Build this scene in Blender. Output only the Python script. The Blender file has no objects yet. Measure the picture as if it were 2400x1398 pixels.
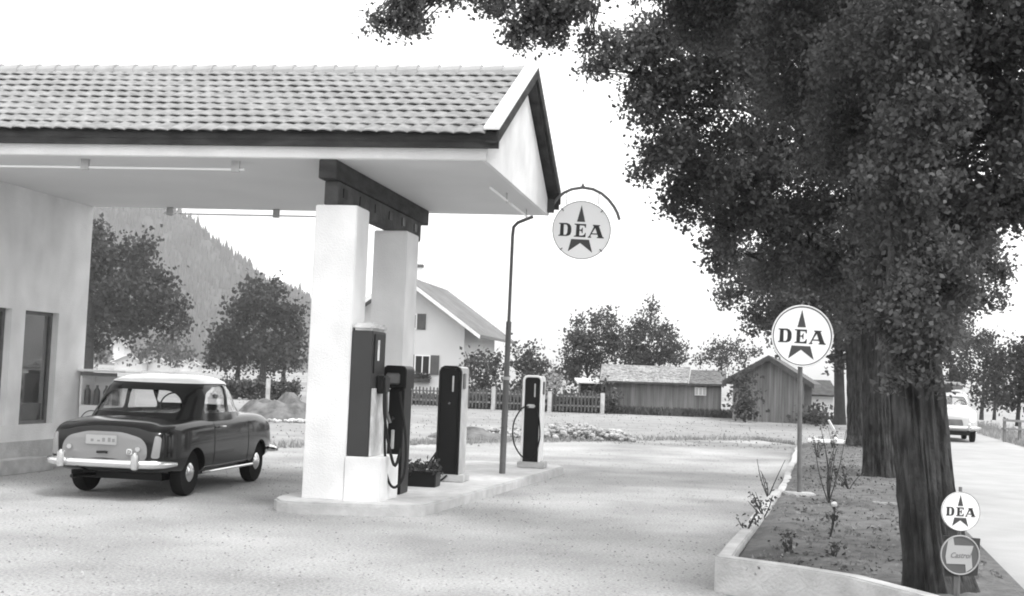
import bpy, bmesh, math, random
import numpy as np
from mathutils import Vector, Matrix
from mathutils.bvhtree import BVHTree
from mathutils import noise as mnoise
random.seed(7); rng = np.random.default_rng(11)
scene = bpy.context.scene; COL = scene.collection
PI = math.pi; rad = math.radians

# ------------------------------------------------------------------ camera
FPX = 2800.0; EYE = 1.6; PITCH = math.atan(186/2800*math.cos(rad(2.2))); ROLL = rad(2.2)
Fv = Vector((0, math.cos(PITCH), math.sin(PITCH))); R0 = Vector((1, 0, 0)); U0 = Vector((0, -math.sin(PITCH), math.cos(PITCH)))
Rv = math.cos(ROLL)*R0 + math.sin(ROLL)*U0; Uv = -math.sin(ROLL)*R0 + math.cos(ROLL)*U0
cd = bpy.data.cameras.new('camera'); cam = bpy.data.objects.new('camera', cd); COL.objects.link(cam)
cam.matrix_world = Matrix(((Rv.x, Uv.x, -Fv.x, 0), (Rv.y, Uv.y, -Fv.y, 0), (Rv.z, Uv.z, -Fv.z, EYE), (0, 0, 0, 1)))
cd.sensor_width = 36; cd.lens = 36*FPX/2400; cd.clip_end = 6000; cd.clip_start = .1
scene.camera = cam
scene.render.resolution_x = 1024; scene.render.resolution_y = 596

# ------------------------------------------------------------------ sky, sun, exposure
SUN_EL = 62; SUN_AZ = 130        # azimuth the light comes from, clockwise from +Y (behind and right of the camera)
w = bpy.data.worlds.new('World'); scene.world = w; w.use_nodes = True
nt = w.node_tree; nt.nodes.clear()
out = nt.nodes.new('ShaderNodeOutputWorld'); bg = nt.nodes.new('ShaderNodeBackground')
sky = nt.nodes.new('ShaderNodeTexSky'); sky.sky_type = 'NISHITA'; sky.sun_disc = False
sky.sun_elevation = rad(SUN_EL); sky.sun_rotation = rad(SUN_AZ); sky.dust_density = 6; sky.air_density = 1.5
bw = nt.nodes.new('ShaderNodeRGBToBW'); pw = nt.nodes.new('ShaderNodeMath'); pw.operation = 'POWER'; pw.inputs[1].default_value = .33
mu = nt.nodes.new('ShaderNodeMath'); mu.operation = 'MULTIPLY'; mu.inputs[1].default_value = 10.5
nt.links.new(sky.outputs[0], bw.inputs[0]); nt.links.new(bw.outputs[0], pw.inputs[0]); nt.links.new(pw.outputs[0], mu.inputs[0])
nt.links.new(mu.outputs[0], bg.inputs[0]); bg.inputs[1].default_value = .11
nt.links.new(bg.outputs[0], out.inputs[0])
sd = bpy.data.lights.new('sun', 'SUN'); sd.energy = 2.1; sd.angle = rad(12); so = bpy.data.objects.new('sun', sd); COL.objects.link(so)
az = rad(SUN_AZ); el = rad(SUN_EL)
so.rotation_euler = Vector((math.sin(az)*math.cos(el), math.cos(az)*math.cos(el), math.sin(el))).to_track_quat('Z', 'Y').to_euler()
vs = scene.view_settings; vs.view_transform = 'Standard'; vs.look = 'None'; vs.gamma = 1; vs.use_curve_mapping = False; vs.exposure = .08
scene.cycles.max_bounces = 6; scene.cycles.diffuse_bounces = 3; scene.cycles.transparent_max_bounces = 12
scene.cycles.volume_bounces = 2; scene.cycles.filter_width = 1.9
scene.cycles.use_denoising = True

# ------------------------------------------------------------------ pixel to place
def ray(x, y): return Fv + Rv*((x-1200)/FPX) - Uv*((y-699)/FPX)
def PZ(x, y, z=0.0): d = ray(x, y); return Vector((0, 0, EYE)) + d*((z-EYE)/d.z)
def PY(x, y, Y): d = ray(x, y); return Vector((0, 0, EYE)) + d*(Y/d.y)

# ------------------------------------------------------------------ materials
MATS = {}
def mat(name, g, rough=.8, var=.0, scale=5, bump=0, bscale=None, metal=0, spec=.5, coat=0, detail=6, var2=0, scale2=.6, stretch=None, transl=0, coord='Object'):
    m = bpy.data.materials.new(name); m.use_nodes = True; t = m.node_tree; b = t.nodes['Principled BSDF']
    b.inputs['Base Color'].default_value = (g, g, g, 1); b.inputs['Roughness'].default_value = rough
    b.inputs['Metallic'].default_value = metal; b.inputs['Specular IOR Level'].default_value = spec
    b.inputs['Coat Weight'].default_value = coat; b.inputs['Coat Roughness'].default_value = .04
    if var or bump or var2:
        tc = t.nodes.new('ShaderNodeTexCoord'); src = tc.outputs[coord]
        if stretch:
            mp = t.nodes.new('ShaderNodeMapping'); mp.inputs['Scale'].default_value = stretch; t.links.new(src, mp.inputs[0]); src = mp.outputs[0]
        last = None
        def mul(sc, v, last, det):
            n = t.nodes.new('ShaderNodeTexNoise'); n.inputs['Scale'].default_value = sc; n.inputs['Detail'].default_value = det; t.links.new(src, n.inputs['Vector'])
            mr = t.nodes.new('ShaderNodeMapRange'); mr.inputs[1].default_value = .3; mr.inputs[2].default_value = .7
            mr.inputs[3].default_value = 1-v; mr.inputs[4].default_value = 1+v; t.links.new(n.outputs[0], mr.inputs[0])
            mm = t.nodes.new('ShaderNodeMath'); mm.operation = 'MULTIPLY'
            if last: t.links.new(last, mm.inputs[0])
            else: mm.inputs[0].default_value = g
            t.links.new(mr.outputs[0], mm.inputs[1]); return mm.outputs[0]
        if var: last = mul(scale, var, last, detail)
        if var2: last = mul(scale2, var2, last, 3)
        if last: t.links.new(last, b.inputs['Base Color'])
        if bump:
            n = t.nodes.new('ShaderNodeTexNoise'); n.inputs['Scale'].default_value = bscale or scale; n.inputs['Detail'].default_value = 6; t.links.new(src, n.inputs['Vector'])
            bp = t.nodes.new('ShaderNodeBump'); bp.inputs['Strength'].default_value = bump; bp.inputs['Distance'].default_value = .03
            t.links.new(n.outputs[0], bp.inputs['Height']); t.links.new(bp.outputs[0], b.inputs['Normal'])
    if transl:
        tr = t.nodes.new('ShaderNodeBsdfTranslucent'); tr.inputs[0].default_value = (g*1.2, g*1.2, g*1.2, 1)
        mx = t.nodes.new('ShaderNodeMixShader'); mx.inputs[0].default_value = transl
        t.links.new(b.outputs[0], mx.inputs[1]); t.links.new(tr.outputs[0], mx.inputs[2]); t.links.new(mx.outputs[0], t.nodes['Material Output'].inputs[0])
    return m
def glass(name, tint=.75, refl=.12):
    m = bpy.data.materials.new(name); m.use_nodes = True; t = m.node_tree; t.nodes.clear()
    o = t.nodes.new('ShaderNodeOutputMaterial'); tr = t.nodes.new('ShaderNodeBsdfTransparent'); tr.inputs[0].default_value = (tint,)*3+(1,)
    gl = t.nodes.new('ShaderNodeBsdfGlossy'); gl.inputs['Roughness'].default_value = .03; fr = t.nodes.new('ShaderNodeLayerWeight'); fr.inputs[0].default_value = .5; p4 = t.nodes.new('ShaderNodeMath'); p4.operation = 'POWER'; p4.inputs[1].default_value = 4; t.links.new(fr.outputs[1], p4.inputs[0])
    ad = t.nodes.new('ShaderNodeMath'); ad.operation = 'ADD'; ad.inputs[1].default_value = refl
    mx = t.nodes.new('ShaderNodeMixShader'); t.links.new(p4.outputs[0], ad.inputs[0]); t.links.new(ad.outputs[0], mx.inputs[0])
    t.links.new(tr.outputs[0], mx.inputs[1]); t.links.new(gl.outputs[0], mx.inputs[2]); t.links.new(mx.outputs[0], o.inputs[0]); return m
M_gravel = mat('gravel', .35, .95, .32, 38, .7, 80, var2=.3, scale2=.5, detail=5)
M_road = mat('road_surface', .34, .9, .1, 1.5, .25, 40, var2=.12, scale2=.25, detail=10)
M_field = mat('field_grass', .25, .95, .18, .8, .4, 6, var2=.25, scale2=.05, detail=10)
M_soil = mat('soil', .115, 1, .35, 5, .8, 25, var2=.3, scale2=.8, detail=10)
M_conc = mat('concrete', .47, .9, .14, 6, .4, 40, var2=.16, scale2=.9)
M_conc2 = mat('kerb_concrete', .44, .9, .18, 5, .4, 40, var2=.15, scale2=1.1)
M_plaster = mat('white_render', .76, .9, .06, 2.5, .35, 60, var2=.10, scale2=1.3)
M_soffit = mat('soffit_paint', .66, .8, .03, 1.2)
M_tile = mat('roof_tile', .235, .85, .2, 9, .2, 60, var2=.18, scale2=5.5)
M_ridge = mat('ridge_tile', .34, .8, .12, 4)
M_dwood = mat('dark_timber', .05, .8, .4, 3, .4, 20, spec=.2, stretch=(1, 1, 3))
M_whitep = mat('white_enamel', .88, .35, .02, 2)
M_sheet = mat('zinc_sheet', .78, .5, .05, 3)
M_black = mat('black_enamel', .010, .4, .2, 3, spec=.22)
M_red = mat('dark_red_enamel', .045, .45, .1, 2, spec=.25)
M_letter = mat('letter_black', .012, .5)
M_star = mat('star_red', .045, .5)
M_post = mat('painted_steel', .13, .5, .25, 6)
M_zinc = mat('galvanised_pipe', .13, .55, .3, 3, stretch=(1, 1, .2))
M_rubber = mat('rubber', .012, .6, spec=.2)
M_tyre = mat('tyre_rubber', .012, .9, .2, 20, spec=.12)
M_chrome = mat('chrome', .75, .18, metal=1)
M_paint = mat('car_paint', .008, .16, spec=.2, coat=.34)
M_paintl = mat('car_paint_light', .5, .3, coat=.6)
M_roofsheen = mat('car_roof_sky_sheen', .75, .25, coat=.8)  # sky reflection on the dark car roof, painted as a pale colour
M_lid = mat('car_lid_ground_sheen', .22, .3, coat=.5)  # dark boot lid; the ground reflected in it is painted in as grey
M_lamp = mat('lamp_lens', .22, .2, coat=.5)
M_glass = glass('car_glass', .97, .05)
M_wglass = glass('window_glass', .85, .06)
M_bark = mat('bark', .034, .95, .75, 7, 1.0, 16, stretch=(2.0, 2.0, .75), detail=12, var2=.4, scale2=1.6)
M_barkf = mat('bark_far', .035, .95, .3, 3, .4, 6)
M_leaf = mat('leaves', .075, .55, .45, 1.1, transl=.35, var2=.45, scale2=.35)
M_leaff = mat('leaves_orchard', .036, .7, .35, .6, transl=.25, var2=.4, scale2=.22)
M_leafb = mat('leaves_bush', .06, .7, .4, 1.4, transl=.25)
M_hill = mat('hill_forest_floor', .05, 1, .3, .05)
M_conif = mat('conifers', .05, 1, .4, .04)
M_shing = mat('old_shingles', .29, .95, .45, 6, .7, 12, stretch=(1, 1, 1), var2=.25, scale2=.8, detail=12)
M_board = mat('weathered_boards', .21, .95, .35, 1.3, .3, 20, stretch=(5, 5, .35), detail=8)
M_dboard = mat('dark_boards', .06, .95, .4, 3)
M_house = mat('house_render', .68, .9, .04, .8)
M_hroof = mat('house_tiles', .15, .9, .2, 1.6, .3, 8, var2=.15, scale2=.3)
M_shut = mat('shutters', .10, .8, .1, 3)
M_dark = mat('dark_interior', .02, .9)
M_grass = mat('grass_blades', .28, .9, .3, 1.5, transl=.3)
M_stone = mat('pale_stones', .55, .95, .25, 6)
M_rub = mat('heap_earth', .13, 1, .5, 3, .6, 8)
M_picket = mat('old_pickets', .085, .95, .3, 3)
M_hedge = mat('garden_hedge', .075, .9, .45, 1.2, transl=.15)

# ------------------------------------------------------------------ mesh builder
class MB:
    def __init__(s): s.v = []; s.f = []
    def add(s, vs, fs):
        n = len(s.v); s.v += [Vector(p) for p in vs]; s.f += [tuple(i+n for i in f) for f in fs]; return s
    def obox(s, o, a, b, c):
        o, a, b, c = map(Vector, (o, a, b, c)); p = [o, o+a, o+a+b, o+b]; p += [q+c for q in p]
        return s.add(p, [(0, 3, 2, 1), (4, 5, 6, 7), (0, 1, 5, 4), (1, 2, 6, 5), (2, 3, 7, 6), (3, 0, 4, 7)])
    def box(s, x0, x1, y0, y1, z0, z1): return s.obox((x0, y0, z0), (x1-x0, 0, 0), (0, y1-y0, 0), (0, 0, z1-z0))
    def prism(s, pts, d):                      # closed outline of 3D points pushed along d
        d = Vector(d); n = len(pts); p = [Vector(q) for q in pts]
        return s.add(p+[q+d for q in p], [tuple(reversed(range(n))), tuple(range(n, 2*n))]+[(i, (i+1) % n, n+(i+1) % n, n+i) for i in range(n)])
    def tube(s, pts, r, n=10, cap=True, wob=0):
        pts = [Vector(p) for p in pts]; k = len(pts); rs = r if isinstance(r, (list, tuple)) else [r]*k
        base = len(s.v); prev = None
        for i, p in enumerate(pts):
            t = (pts[min(i+1, k-1)]-pts[max(i-1, 0)]).normalized()
            if prev is None:
                a = t.orthogonal().normalized()
            else:
                a = (prev-t*prev.dot(t)).normalized()
            prev = a; b = t.cross(a)
            for j in range(n):
                q = 2*PI*j/n; rr = rs[i]
                if wob: rr *= 1+wob*mnoise.noise(Vector((math.cos(q)*1.7, math.sin(q)*1.7, p.z*.8+p.x)))
                s.v.append(p+(a*math.cos(q)+b*math.sin(q))*rr)
        for i in range(k-1):
            for j in range(n):
                A = base+i*n+j; B = base+i*n+(j+1) % n
                s.f.append((A, B, B+n, A+n))
        if cap: s.f.append(tuple(base+j for j in reversed(range(n)))); s.f.append(tuple(base+(k-1)*n+j for j in range(n)))
        return s
    def lathe(s, prof, o=(0, 0, 0), ax=(0, 0, 1), n=24):      # prof = (radius, height)
        ax = Vector(ax).normalized(); a = ax.orthogonal().normalized(); b = ax.cross(a); o = Vector(o); base = len(s.v)
        for r_, h in prof:
            for j in range(n): q = 2*PI*j/n; s.v.append(o+ax*h+(a*math.cos(q)+b*math.sin(q))*r_)
        for i in range(len(prof)-1):
            for j in range(n): A = base+i*n+j; B = base+i*n+(j+1) % n; s.f.append((A, B, B+n, A+n))
        s.f.append(tuple(base+j for j in reversed(range(n)))); s.f.append(tuple(base+(len(prof)-1)*n+j for j in range(n)))
        return s
    def build(s, name, m, parent=None, smooth=False, bevel=0, world=False, segs=2):
        vs = s.v
        if world and parent is not None:
            L = parent.location; vs = [p-L for p in vs]
        me = bpy.data.meshes.new(name); me.from_pydata([tuple(p) for p in vs], [], s.f); me.update()
        bm = bmesh.new(); bm.from_mesh(me); bmesh.ops.recalc_face_normals(bm, faces=bm.faces)
        if bevel: bmesh.ops.bevel(bm, geom=[e for e in bm.edges if len(e.link_faces) == 2 and e.calc_face_angle(0) > .5], offset=bevel, segments=segs, affect='EDGES', clamp_overlap=True)
        bm.to_mesh(me); bm.free(); me.materials.append(m)
        if smooth: me.shade_smooth() if hasattr(me, 'shade_smooth') else None
        if smooth or bevel:
            try: me.set_sharp_from_angle(angle=rad(40))
            except Exception: pass
        o = bpy.data.objects.new(name, me); COL.objects.link(o)
        if parent is not None: o.parent = parent
        return o
def npmesh(name, V, nper, m, parent=None, world=False):     # V = (N*nper,3), every nper verts one face
    if world and parent is not None: V = V-np.array(parent.location)
    me = bpy.data.meshes.new(name); nv = len(V); nf = nv//nper
    me.vertices.add(nv); me.vertices.foreach_set('co', V.astype(np.float32).ravel())
    me.loops.add(nv); me.loops.foreach_set('vertex_index', np.arange(nv, dtype=np.int32))
    me.polygons.add(nf); me.polygons.foreach_set('loop_start', np.arange(0, nv, nper, dtype=np.int32))
    me.update(calc_edges=True); me.materials.append(m)
    o = bpy.data.objects.new(name, me); COL.objects.link(o)
    if parent is not None: o.parent = parent
    return o
def tag(o, label=None, cat=None, group=None, kind=None):
    if label: o['label'] = label
    if cat: o['category'] = cat
    if group: o['group'] = group
    if kind: o['kind'] = kind
    return o
def thing(name, label, cat, loc=(0, 0, 0), rotz=0, group=None):
    o = bpy.data.objects.new(name, None); COL.objects.link(o); o.location = loc; o.rotation_euler = (0, 0, rotz); o.empty_display_size = .2
    return tag(o, label, cat, group)
def struct(name, mb, m, **k): return tag(mb.build(name, m, **k), kind='structure')
def shape2d(polys, depth=.004):               # flat lettering with holes -> MB in the XY plane
    cu = bpy.data.curves.new('outline', 'CURVE'); cu.dimensions = '2D'; cu.fill_mode = 'BOTH'; cu.extrude = depth/2
    for p in polys:
        sp = cu.splines.new('POLY'); sp.points.add(len(p)-1); sp.use_cyclic_u = True
        for i, (x, y) in enumerate(p): sp.points[i].co = (x, y, 0, 1)
    return curve_mb(cu)
def curve_mb(cu):
    o = bpy.data.objects.new('outline', cu); COL.objects.link(o); bpy.context.view_layer.update()
    me = o.evaluated_get(bpy.context.evaluated_depsgraph_get()).to_mesh(); r = MB()
    r.add([v.co.copy() for v in me.vertices], [tuple(p.vertices) for p in me.polygons])
    bpy.data.objects.remove(o); bpy.data.curves.remove(cu); return r
def text_mb(s, size=1, depth=.003, shear=0):
    cu = bpy.data.curves.new('outline', 'FONT'); cu.body = s; cu.size = size; cu.extrude = depth/2; cu.shear = shear; cu.align_x = 'CENTER'; cu.align_y = 'CENTER'; cu.offset = .006*size
    return curve_mb(cu)
def placed(mb, o, X, Yv, Zv):                    # map local x,y,z to a frame
    o, X, Yv, Zv = map(Vector, (o, X, Yv, Zv)); r = MB(); r.v = [o+X*p.x+Yv*p.y+Zv*p.z for p in mb.v]; r.f = list(mb.f); return r

# ================================================================== GROUND
def sheet(pts, z, n=None): return MB().add([(x, y, z) for x, y in pts], [tuple(range(len(pts)))])
g = MB(); xs = [-1500, -400, -150, -60, -30, -10, 10, 30, 60, 150, 400, 1500]; ys = [-60, -10, 20, 40, 60, 100, 200, 400, 900, 1800]
g.add([(x, y, -.012) for y in ys for x in xs], [(j*12+i, j*12+i+1, (j+1)*12+i+1, (j+1)*12+i) for j in range(9) for i in range(11)])
struct('ground', g, M_field)
fore = [(-14, -6), (1.9, -6), (1.9, 8), (1.7, 9.5), (3.96, 17.7), (8.2, 33.8), (7.6, 36), (5, 34.2), (2.3, 31.5), (.2, 29.6), (-1.6, 27.6), (-3, 25.6), (-4.6, 24.2), (-6.5, 23.2), (-9, 22.4), (-14, 22)]
# wavering far edge of the gravel
fo = []
for i, (x, y) in enumerate(fore):
    nx, ny = fore[(i+1) % len(fore)]; fo.append((x, y))
    if 5 <= i < 14:
        for k in range(1, 8):
            t = k/8; fo.append((x+(nx-x)*t+random.uniform(-.12, .12), y+(ny-y)*t+random.uniform(-.25, .25)))
struct('forecourt', sheet(fo, 0), M_gravel)
def tl(y, off=0): return 3.05+(y-8.6)*math.tan(rad(15))+off       # the line of the avenue
struct('road', sheet([(tl(-20, .75), -20), (tl(-20, 5.6), -20), (tl(60, 5.4), 60), (tl(160, 9), 160), (tl(160, 5), 160), (tl(60, .9), 60)], .004), M_road)
# planted strip between forecourt and road
strip_l = [(1.74, 9.42), (3.98, 17.6), (8.15, 33.5)]
struct('flower_bed_soil', MB().add([(1.8, 9.35, .2), (2.24, 9.12, .2), (2.92, 8.06, .2), (3.2, 7.6, .2), (tl(7, .72), 7, .19), (tl(33.5, .75), 33.5, .1), (8.15, 33.5, .08), (4.02, 17.6, .17)], [(0, 1, 2, 3, 4, 5, 6, 7)]), M_soil)
sv = MB(); N = 60
for i in range(N+1):
    for j in range(13):
        y = 8.2+i/N*25; t = j/12; xl = 1.78+(y-9.4)*.273 if y > 9.4 else float(np.interp(y, [7.6, 8.06, 9.12, 9.4], [3.2, 2.9, 2.2, 1.78])); xr = tl(y, .7)
        x = xl+(xr-xl)*t; h = .2-.1*max(0, (y-17)/17)+.035*mnoise.noise(Vector((x*2.2, y*1.6, 0)))+.02*mnoise.noise(Vector((x*7, y*6, 3)))
        if j in (0, 12): h -= .06
        sv.v.append(Vector((x, y, h+.015)))
for i in range(N):
    for j in range(12): a = i*13+j; sv.f.append((a, a+1, a+14, a+13))
struct('soil_crust', sv, M_soil, smooth=True)

# mountain behind, wooded
mt = MB(); prof = [(-900, 150), (-330, 150), (-300, 140), (-260, 118), (-238, 106), (-222, 102), (-212, 95), (-199, 81), (-184, 73), (-168, 60), (-150, 55), (-138, 47), (-120, 34), (-100, 20), (-80, 8), (-50, 0), (60, -2)]
MY = 800
def hz(x, y):
    h = np.interp(x, [p[0] for p in prof], [p[1] for p in prof]); t = (y-(MY-220))/220
    if t <= 1: k = max(0, t)**1.15
    else: k = max(0, 1-(t-1)*.5)
    return h*k+3*mnoise.noise(Vector((x*.03, y*.03, 0)))*min(1, max(0, t)*3)-1
nx, ny = 90, 40
for j in range(ny+1):
    for i in range(nx+1):
        x = -760+i/nx*820; y = MY-230+j/ny*520; mt.v.append(Vector((x, y, hz(x, y))))
for j in range(ny):
    for i in range(nx): a = j*(nx+1)+i; mt.f.append((a, a+1, a+nx+2, a+nx+1))
struct('mountain', mt, M_hill, smooth=True)
cv = []
for k in range(9000):
    x = random.uniform(-420, -20); y = MY-210+random.random()**.8*260; z = hz(x, y)
    if z < 3: continue
    h = random.uniform(4, 8)*(1.5 if random.random() < .05 else 1); r_ = h*.22
    for s in range(5):
        a = 2*PI*s/5+k; b = 2*PI*(s+1)/5+k
        cv += [(x+r_*math.cos(a), y+r_*math.sin(a), z), (x+r_*math.cos(b), y+r_*math.sin(b), z), (x, y, z+h)]
tag(npmesh('mountain_forest', np.array(cv), 3, M_conif), 'hazy dark conifer forest covering the mountain slope', 'forest', kind='stuff')

# ================================================================== FOLIAGE
def leaves(C, n, spread, size, flat=1.0):
    C = np.repeat(C, n, axis=0); N = len(C); C = C+rng.normal(0, 1, (N, 3))*spread*np.array([1, 1, flat])
    a = rng.normal(0, 1, (N, 3)); a /= np.linalg.norm(a, axis=1)[:, None]; b = rng.normal(0, 1, (N, 3)); b -= a*np.sum(a*b, 1)[:, None]; b /= np.linalg.norm(b, axis=1)[:, None]
    c = np.cross(a, b); s = size*rng.uniform(.55, 1.25, (N, 1))
    V = np.stack([C-a*s*.5, C+b*s*.34+c*s*.08-a*s*.05, C+a*s*.5, C-b*s*.34+c*s*.08-a*s*.05], 1)
    return V.reshape(-1, 3)
def lobe_pts(c, r, n, hole=.12, hs=1.0, shell=.5):
    """leaf-cluster centres of one bough: many small sprays, denser in their middles, gaps between them"""
    K_ = max(5, int(26+hole*40)); d = rng.normal(0, 1, (K_, 3)); d /= np.linalg.norm(d, axis=1)[:, None]
    rr = rng.uniform(.25, .86, (K_, 1)); cen = d*rr*np.array(r); sz = rng.uniform(.17, .33, K_)
    w_ = sz**2; k = rng.choice(K_, n, p=w_/w_.sum()); q = rng.normal(0, 1, (n, 3)); q /= np.linalg.norm(q, axis=1)[:, None]
    q *= (rng.random((n, 1))**.42)*sz[k][:, None]*np.array(r)*np.array([1.05, 1.05, .8])
    P = cen[k]+q; P[:, 2] -= .10*r[2]*(np.linalg.norm(q[:, :2], axis=1)/max(r[0]*.3, 1e-6))**2*.5
    return P+np.array(c)
def limb(mb, a, b, r0, r1, n=7, bend=.15):
    a = Vector(a); b = Vector(b); k = 6; pts = []
    off = Vector((random.uniform(-1, 1), random.uniform(-1, 1), .6))*(b-a).length*bend
    for i in range(k+1): t = i/k; pts.append(a.lerp(b, t)+off*math.sin(PI*t)*(1-.4*t))
    mb.tube(pts, [r0+(r1-r0)*i/k for i in range(k+1)], n)
def bark_tube(mb, trunk, n=96, step=.03):
    P = [Vector(p) for p, r_ in trunk]; Rr = [r_ for p, r_ in trunk]; acc = [0]
    for i in range(1, len(P)): acc.append(acc[-1]+(P[i]-P[i-1]).length)
    m = int(min(acc[-1]/step, 240)); base = len(mb.v); sd_ = P[0].y
    for i in range(m+1):
        d = acc[-1]*(i/m)**1.3; r0 = float(np.interp(d, acc, Rr)); c = Vector([float(np.interp(d, acc, [q[k] for q in P])) for k in range(3)])
        for j in range(n):
            a = 2*PI*j/n; ca, sa = math.cos(a), math.sin(a)
            rg = 1-abs(mnoise.noise(Vector((ca*5.5, sa*5.5+sd_, c.z*.9))))*2.2; fine = mnoise.noise(Vector((ca*13, sa*13, c.z*3.2+sd_))); lump = mnoise.noise(Vector((ca*1.3, sa*1.3, c.z*.7+sd_)))
            but = max(0, 1-d/.7)*.12*math.cos(a*5+sd_)
            mb.v.append(c+Vector((ca, sa, 0))*r0*(1+.07*lump+but)+Vector((ca, sa, 0))*(.026*rg+.018*fine-.02))
    for i in range(m):
        for j in range(n): A = base+i*n+j; B_ = base+i*n+(j+1) % n; mb.f.append((A, B_, B_+n, A+n))
def tree(name, label, base, trunk, lobes, leaf, dens=1.0, lmat=None, bmat=None, hole=.12, cat='tree', group=None, nper=8, flare=1.5, depth=1.35, spread=.16, extra=None, twigs=True, shell=.5):
    """trunk = list of (point, radius); lobes = (centre, radius) in metres"""
    root = thing(name, label, cat, base, 0, group)
    tm = MB()
    if bmat is None: bark_tube(tm, trunk)
    else: tm.tube([p for p, r_ in trunk], [r_ for p, r_ in trunk], 14, wob=.18)
    top = Vector(trunk[-1][0]); tv = [Vector(p) for p, r_ in trunk]; r_t = trunk[-1][1]
    pts = []
    if extra: limb(tm, tv[-2], extra, r_t*.6, .05, 9)
    for c, r_ in lobes:
        c = Vector(c); nl = int(dens*5.2*PI*r_*r_/(leaf*leaf*.34)/nper)
        pts.append(lobe_pts(tuple(c), (r_, r_*depth, r_), max(nl, 6), hole, shell=shell))
        if twigs:
            src = min(tv[len(tv)//2:], key=lambda q: (q-c).length)
            if extra and (c-extra).length < (c-src).length: src = extra
            limb(tm, src, c, max(.03*r_, min(r_t*.55, .1*r_+.02)), .012*r_+.004)
            for k in range(5):
                d = Vector((random.uniform(-1, 1), random.uniform(-1, 1), random.uniform(-.8, 1))).normalized()
                limb(tm, src.lerp(c, .75), c+d*r_*.75, .02*r_+.006, .005)
    tm.build('trunk', bmat or M_bark, root, smooth=True, world=True)
    C = np.concatenate(pts); V = leaves(C, nper, leaf*1.1, leaf)
    npmesh('crown', V, 4, lmat or M_leaf, root, world=True)
    return root
def L(px, py, Y, rpx): return (PY(px, py, Y), rpx/FPX*Y)
def tr_px(pts):                                                  # trunk by photo points (px,py,Y,width px)
    return [(PY(x, y, Y), w_/2/FPX*Y) for x, y, Y, w_ in pts]
AV = 'avenue trees along the road'
t1 = tr_px([(2206, 1420, 8.55, 200), (2200, 1385, 8.6, 165), (2190, 1330, 8.6, 146), (2180, 1250, 8.6, 138), (2170, 1150, 8.6, 128), (2160, 1050, 8.65, 124), (2148, 900, 8.7, 120), (2140, 750, 8.8, 118), (2140, 560, 9, 115), (2130, 350, 9.3, 95), (2120, 100, 9.7, 70), (2110, -200, 10.2, 50)])
lb = [L(2120, 120, 10, 260), L(2330, 130, 9.2, 260), L(2300, 350, 9.4, 210), L(2480, 330, 9.2, 230), L(2050, 360, 10.6, 230), L(1900, 120, 11.5, 230), L(2420, -150, 9.5, 300), L(2150, -150, 10, 280), L(1860, -120, 11.5, 230),
      L(1690, 20, 12.5, 140), L(1600, 60, 12.5, 70), L(2180, 560, 9.6, 130), L(2090, 640, 10, 110), L(2160, 760, 9.9, 80), L(2330, 480, 9.6, 90), L(1700, -120, 12, 200), L(1500, -90, 12, 120),
      L(1290, 50, 11, 62), L(1225, 70, 11, 50), L(1345, 20, 11, 58), L(1260, 0, 11, 70), L(1170, 5, 11, 46), L(1120, -10, 11, 44), L(955, 15, 11.2, 50), L(972, 62, 11.2, 40), L(930, 50, 11.2, 34), L(950, -25, 11.2, 55), L(878, 48, 11.2, 24), L(900, 60, 11.2, 20), L(1040, -20, 11.2, 46), L(1300, 85, 11, 30), L(1210, 95, 11, 24), L(1380, 95, 12, 30), L(1300, -70, 11.2, 90), L(1130, -90, 11.4, 80),
      L(2700, 0, 9.5, 300), L(2650, 260, 9, 200), L(2400, 470, 9.4, 75), L(2290, 520, 9.4, 60), L(2160, 250, 8.6, 130), L(2120, 420, 8.7, 120), L(2200, 600, 8.6, 90), L(2130, 690, 8.4, 85), L(2190, 790, 8.4, 55), L(2120, 820, 8.4, 48), L(2080, 760, 8.8, 60), L(2240, 660, 8.8, 60), L(2150, 100, 8.8, 150), L(2150, 880, 8.3, 22), L(2195, 900, 8.35, 20), L(2095, 900, 8.35, 22)]
tree('avenue_tree', 'thick barked avenue tree nearest the camera with small round signs before its foot', tuple(PZ(2180, 1385, .2)), t1, lb, .050, .9, group=AV, hole=.085, depth=1.25, extra=PY(1480, -420, 11.5))
t2 = tr_px([(2064, 1126, 19.9, 92), (2063, 1110, 19.9, 84), (2062, 1080, 19.9, 78), (2060, 1000, 19.9, 74), (2056, 850, 20, 72), (2050, 650, 20, 64), (2045, 420, 20, 50), (2040, 150, 20, 34)])
lb = [L(1660, 200, 17, 170), L(1540, 175, 16.5, 75), L(1430, 140, 16.2, 42), L(1400, 155, 16.2, 28), L(1365, 163, 16.2, 18), L(1475, 110, 16.2, 60), L(1425, 90, 16.2, 34), L(1560, 90, 16.5, 90), L(1510, 245, 16.5, 62), L(1560, 330, 17, 95), L(1520, 385, 17, 48), L(1640, 420, 17.5, 105), L(1750, 400, 18, 190), L(1900, 380, 19, 220), L(2060, 480, 19.5, 210),
      L(1720, 520, 18.5, 95), L(1850, 560, 19.5, 150), L(2230, 540, 20, 150), L(2310, 590, 20, 66), L(2300, 690, 20, 58), L(2200, 690, 20, 110), L(1980, 640, 20, 120), L(1760, 60, 17, 200), L(1950, 180, 18, 220), L(1580, 480, 17.5, 38), L(1680, -100, 17, 200), L(2000, 0, 19, 260), L(1610, 510, 18, 26), L(1690, 600, 19, 55), L(2345, 640, 20, 34)]
tree('avenue_tree', 'avenue tree with straight trunk just behind the nearest thick trunk, leaning over the drive', tuple(PZ(2062, 1117, .2)), t2, lb, .078, .8, group=AV, hole=.11)
t3 = tr_px([(2010, 1044, 31.8, 56), (2009, 1020, 31.9, 46), (2006, 900, 32, 42), (2002, 700, 32, 38), (2000, 500, 32, 26)])
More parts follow.
